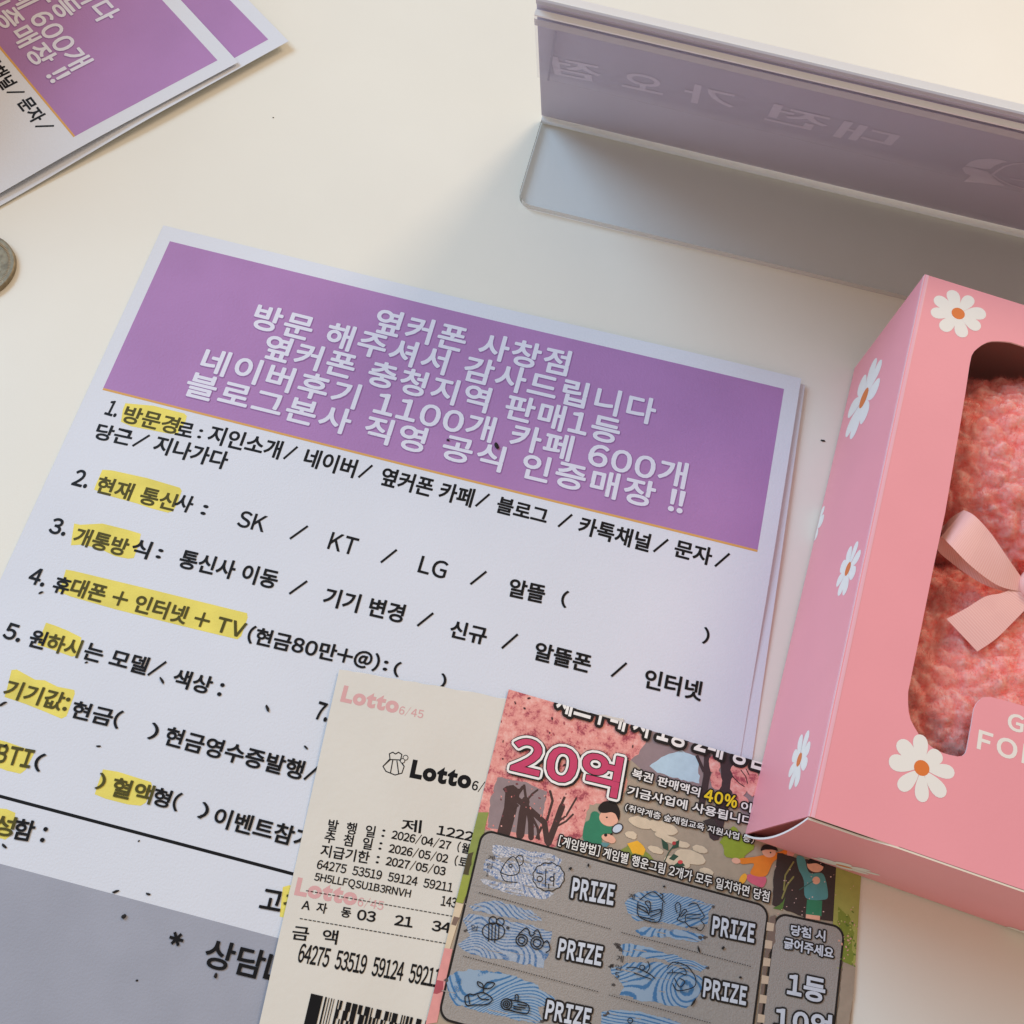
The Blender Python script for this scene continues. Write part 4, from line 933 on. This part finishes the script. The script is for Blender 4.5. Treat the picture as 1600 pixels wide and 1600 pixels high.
def fluffy(name, c, rad, seed, lump=0.0024, freq=150, sub=7, fibres=95000):
    bm = bmesh.new(); bmesh.ops.create_icosphere(bm, subdivisions=sub, radius=1.0)
    ctr = B3(*c); o3 = Vector((seed*1.7, seed*0.9, seed*0.4)); out = []
    for v_ in bm.verts:
        d = v_.co.copy(); p = Vector((d.x*rad[0], d.y*rad[1], d.z*rad[2]))
        q = p * freq + o3
        w = Vector(noise.noise_vector(q * 0.9)) * 0.45
        dist = noise.voronoi(q + w)[0]
        h = (1 - min(1.0, dist[0]*1.15))                      # rounded tufts
        crease = min(1.0, (dist[1] - dist[0]) * 3.0)
        h2 = noise.fractal(q * 2.6, 0.8, 2.1, 3)
        nrm = Vector((d.x/rad[0], d.y/rad[1], d.z/rad[2])).normalized()
        p += nrm * (lump * (0.55*h + 0.35*crease - 0.45) + 0.0010 * h2)
        v_.co = ctr + bu*p.x + bv*p.y + bz*p.z
    bm.verts.ensure_lookup_table()
    bm.normal_update()
    vs_ = [v_.co.copy() for v_ in bm.verts]; fs_ = [tuple(x.index for x in f_.verts) for f_ in bm.faces]
    rf = random.Random(seed); nv = len(vs_)                 # short curly fibres of the fleece
    for q in range(fibres):
        v_ = bm.verts[rf.randrange(nv)]; n_ = v_.normal
        if n_.z < -0.25: continue
        p0 = v_.co + Vector((rf.uniform(-1, 1), rf.uniform(-1, 1), rf.uniform(-1, 1))) * 0.0002
        fl = Vector(noise.noise_vector((p0 - ctr) * 260 + o3)); t1 = n_.cross(fl).normalized()
        t2 = Vector((rf.uniform(-1, 1), rf.uniform(-1, 1), rf.uniform(-1, 1)))
        d = (n_ * 0.55 + fl * 1.1 + t2 * 0.45).normalized(); L = rf.uniform(0.0009, 0.0018); w_ = 0.00005
        side = d.cross(n_ + t2 * 0.3).normalized() * w_; c_ = p0.copy(); b_ = len(vs_)
        for g in range(4):
            vs_.append(c_ - side * (1 - g * 0.25)); vs_.append(c_ + side * (1 - g * 0.25))
            c_ = c_ + d * (L / 3); d = (d + t1 * 0.75 - n_ * 0.18).normalized()
        fs_ += [(b_ + 2*g, b_ + 2*g + 1, b_ + 2*g + 3, b_ + 2*g + 2) for g in range(3)]
    nb = len(bm.faces); bm.free()
    return link_mesh(name, vs_, fs_, [FUR, FIBRE], [0]*nb + [1]*(len(fs_) - nb), toy, smooth=True)
fluffy("head", (BW/2, 0.1085, 0.0270), (0.0450, 0.0335, 0.0225), 3)
fluffy("body", (BW/2, 0.0440, 0.0270), (0.0450, 0.0400, 0.0220), 9)

RIB = bpy.data.materials.new("ribbed_satin"); RIB.use_nodes = True
def rib_nodes():
    nt = RIB.node_tree; b = nt.nodes["Principled BSDF"]; at_ = nt.nodes.new("ShaderNodeAttribute"); at_.attribute_name = "along"
    w = nt.nodes.new("ShaderNodeMath"); w.operation = 'MULTIPLY'; w.inputs[1].default_value = 2*math.pi; nt.links.new(at_.outputs["Fac"], w.inputs[0])
    s_ = nt.nodes.new("ShaderNodeMath"); s_.operation = 'SINE'; nt.links.new(w.outputs[0], s_.inputs[0])
    r_ = nt.nodes.new("ShaderNodeMapRange"); r_.inputs[1].default_value = -1; r_.inputs[2].default_value = 1; nt.links.new(s_.outputs[0], r_.inputs[0])
    mx = nt.nodes.new("ShaderNodeMix"); mx.data_type = 'RGBA'; mx.inputs[6].default_value = (0.88, 0.46, 0.42, 1); mx.inputs[7].default_value = (0.95, 0.58, 0.53, 1); nt.links.new(r_.outputs[0], mx.inputs[0])
    nt.links.new(mx.outputs[2], b.inputs["Base Color"]); b.inputs["Roughness"].default_value = 0.28; b.inputs["Specular IOR Level"].default_value = 0.7; b.inputs["Anisotropic"].default_value = 0.6
    bp = nt.nodes.new("ShaderNodeBump"); bp.inputs["Strength"].default_value = 0.3; bp.inputs["Distance"].default_value = 0.0001; nt.links.new(r_.outputs[0], bp.inputs["Height"]); nt.links.new(bp.outputs[0], b.inputs["Normal"])
rib_nodes()
class AtZ:
    def __init__(s, z): s.z = z
    def p(s, px, py): d = ray(px, py); return CAM + d * ((s.z - CAM.z) / d.z)
def ribbon(name, rails, parent, n=40, nw=6, ribs=40, mirror=False, swap=False):
    """a satin strip between two smooth rails given as (px, py, height) points"""
    def sp(pts, t):
        L = len(pts) - 1; x = t * L; i = min(int(x), L - 1); f_ = x - i
        P = [pts[max(0, min(L, i + q))] for q in (-1, 0, 1, 2)]
        return 0.5*((2*P[1]) + (P[2]-P[0])*f_ + (2*P[0]-5*P[1]+4*P[2]-P[3])*f_*f_ + (3*P[1]-P[0]-3*P[2]+P[3])*f_**3)
    A, B = [[AtZ(p[2]).p(p[0], p[1]) for p in r_] for r_ in rails]
    if mirror:
        def mir(P):
            q = P - BO; a = q.dot(bu); return P + bu * (2*KNOT_A - 2*a)
        A = [mir(P) for P in A]; B = [mir(P) for P in B]
    vs_ = []; fs_ = []; al = []
    for i in range(n + 1):
        a = sp(A, i/n); b = sp(B, i/n)
        for j in range(nw + 1): vs_.append(a.lerp(b, j/nw)); al.append((j/nw if swap else i/n) * ribs)
    for i in range(n):
        for j in range(nw): q = i*(nw+1) + j; fs_.append((q, q+1, q+nw+2, q+nw+1))
    o = link_mesh(name, vs_, fs_, RIB, None, parent, smooth=True)
    at_ = o.data.attributes.new("along", 'FLOAT', 'POINT')
    for i, x in enumerate(al): at_.data[i].value = x
    return o
KNOT_A = (AtZ(0.0475).p(1614, 914) - BO).dot(bu)
bow = bpy.data.objects.new("ribbon_bow", None); bow.empty_display_size = 0.005; COL.objects.link(bow); bow.parent = toy; bow.location = AtZ(0.046).p(1612, 908) - toy.location
for mrr in (False, True):
    # upper sheet of the loop, its underside, and the tail
    ribbon("ribbon_loop", ([(1598, 905, 0.0487), (1575, 872, 0.0507), (1548, 833, 0.0512), (1523, 806, 0.0512), (1506, 797, 0.0487)], [(1600, 925, 0.0482), (1560, 915, 0.0497), (1518, 885, 0.0512), (1485, 852, 0.0512), (1471, 838, 0.0482)]), bow, mirror=mrr, ribs=52)
    ribbon("ribbon_loop", ([(1506, 797, 0.0487), (1490, 806, 0.0467), (1478, 818, 0.0452), (1473, 832, 0.0442), (1520, 880, 0.0452), (1596, 915, 0.0472)], [(1471, 838, 0.0482), (1464, 846, 0.0462), (1464, 855, 0.0442), (1475, 870, 0.0432), (1535, 912, 0.0452), (1600, 932, 0.0467)]), bow, mirror=mrr, ribs=66)
    ribbon("ribbon_tail", ([(1605, 905, 0.0482), (1570, 925, 0.0487), (1540, 932, 0.0492), (1510, 950, 0.0494), (1479, 967, 0.0492)], [(1625, 925, 0.0477), (1604, 950, 0.0484), (1580, 975, 0.0490), (1555, 999, 0.0492), (1527, 1018, 0.0488)]), bow, mirror=mrr, ribs=38)
bm = bmesh.new(); bmesh.ops.create_uvsphere(bm, u_segments=20, v_segments=12, radius=1.0)
ctr = AtZ(0.0487).p(1615, 914)
kv = [ctr + bu*(v_.co.x*0.0036) + bv*(v_.co.y*0.0042) + bz*(v_.co.z*0.0026) for v_ in bm.verts]; bm.verts.ensure_lookup_table(); kf = [tuple(x.index for x in f_.verts) for f_ in bm.faces]; bm.free()
o = link_mesh("knot", kv, kf, RIB, None, bow, smooth=True); at_ = o.data.attributes.new("along", 'FLOAT', 'POINT')

# ------------------------------------------------------------------ crumbs and specks
CRUMB = mat("black_scratch_crumb", (0.025, 0.023, 0.022, 1), 0.8, 0.2)
GR = "scratch-off crumbs scattered on the papers"
def crumb(px, py, lpx, wpx, deg, label, S=FORM, h=0.0):
    c = S.px2d(px, py); z = S.to3d(c.x, c.y).z + h; sc = (S.px2d(px + 1, py) - c).length
    bm = bmesh.new(); bmesh.ops.create_icosphere(bm, subdivisions=2, radius=1.0); a = math.radians(deg); rx, ry = lpx*sc/2, wpx*sc/2; rz = min(rx, ry) * 0.6
    sd = Vector((px*0.37, py*0.21, 0)); vv = []
    for v_ in bm.verts:
        p = v_.co * (1 + 0.45*noise.noise(v_.co*1.6 + sd)); x, y = p.x*rx, p.y*ry + 0.25*ry*math.sin(p.x*2.2)
        vv.append((c.x + x*math.cos(a) - y*math.sin(a), c.y + x*math.sin(a) + y*math.cos(a), z + (p.z + 0.9)*rz))
    ff = [tuple(x.index for x in f_.verts) for f_ in bm.faces]; bm.free()
    t = link_mesh("scratch_crumb", [Vector(v_) - Vector((c.x, c.y, z)) for v_ in vv], ff, CRUMB, None, None, smooth=True); t.location = (c.x, c.y, z)
    return tag(t, label, "crumb", GR)
for a in ((253, 1063, 13, 4, -48, "black crumb below the slash of the fifth question"), (418, 1107, 12, 4.5, -60, "black crumb left of the printed 7"),
          (478, 1168, 8, 3.5, -40, "black crumb beside the left edge of the lottery receipt"), (154, 1166, 8, 3, 5, "tiny flat black crumb under the sixth question line"),
          (4, 1100, 15, 4, 38, "long black crumb under the highlighted price line at the left edge"), (181, 1393, 11, 4, 25, "leftmost crumb on the border of the grey panel"),
          (232, 1397, 8, 3.5, -12, "second crumb on the border of the grey panel, just right of another"), (194, 1432, 8, 7, 0, "round black crumb on the grey panel"),
          (7, 1322, 10, 4, -35, "black crumb under the name line at the left edge"), (337, 1524, 7, 6, 60, "black crumb under the large grey panel lettering"),
          (776, 697, 13, 6, -70, "black crumb on the purple banner lettering"), (700, 688, 5, 4, -30, "smallest black crumb on the purple banner"),
          (64, 926, 8, 3.5, 30, "black crumb just under the number four"), (135, 1035, 5, 3, 20, "tiny black crumb below the fifth question lettering"), (217, 1314, 3, 3, 0, "pinpoint crumb under the long black rule"),
          (314, 1276, 7, 4, 60, "black crumb on the closing bracket of the blood type line"), (9, 1165, 7, 4, 20, "black crumb on the yellow highlight at the left edge"), (214, 1532, 4, 3, 0, "pinpoint crumb low on the grey panel")):
    crumb(*a)
for a in ((891, 1357, 5, 4, 20, "black crumb above the first prize word on the scratch card"), (919, 1352, 4.5, 3.5, 70, "grey black crumb near the top border of the scratch panel"), (1129, 1481, 5, 4, 30, "black crumb below the second prize word on the scratch card"),
          (1156, 1527, 4.5, 3, 0, "black crumb right of the lower prize word on the scratch card"), (1091, 1483, 9, 3, -70, "long black crumb beside the upper right rubbed patch"), (1083, 1566, 14, 3, 60, "longest black crumb at the end of a rubbed patch"), (1037, 1385, 4, 3, 0, "tiny crumb under the instruction line of the scratch card")):
    crumb(*a, S=CARD, h=0.00042)
TBL = Ground(lambda x, y: 0.0)
for a in ((1286, 689, 8, 3, -8, "black crumb on the bare table between form and pink box"), (427, 184, 2.2, 1.8, 0, "pinpoint speck on the bare table right of the top left pile")):
    crumb(*a, S=TBL)

# a plain carton added beside the pile, out of view: it keeps the window light off the pile's left end
v, f = box_mesh(-0.21, -0.125, 0.015, 0.19, 0.0022, 0.083)
ct = link_mesh("occluder", [Vector(p) - Vector((-0.167, 0.1, 0.0022)) for p in v], f, mat("brown_occluder", (0.30, 0.20, 0.13, 1), 0.8, 0.2, 0.05, 30))
ct.location = (-0.167, 0.1, 0.0022); tag(ct, "plain brown carton added out of view left of the purple form pile to shade it", "occluder")
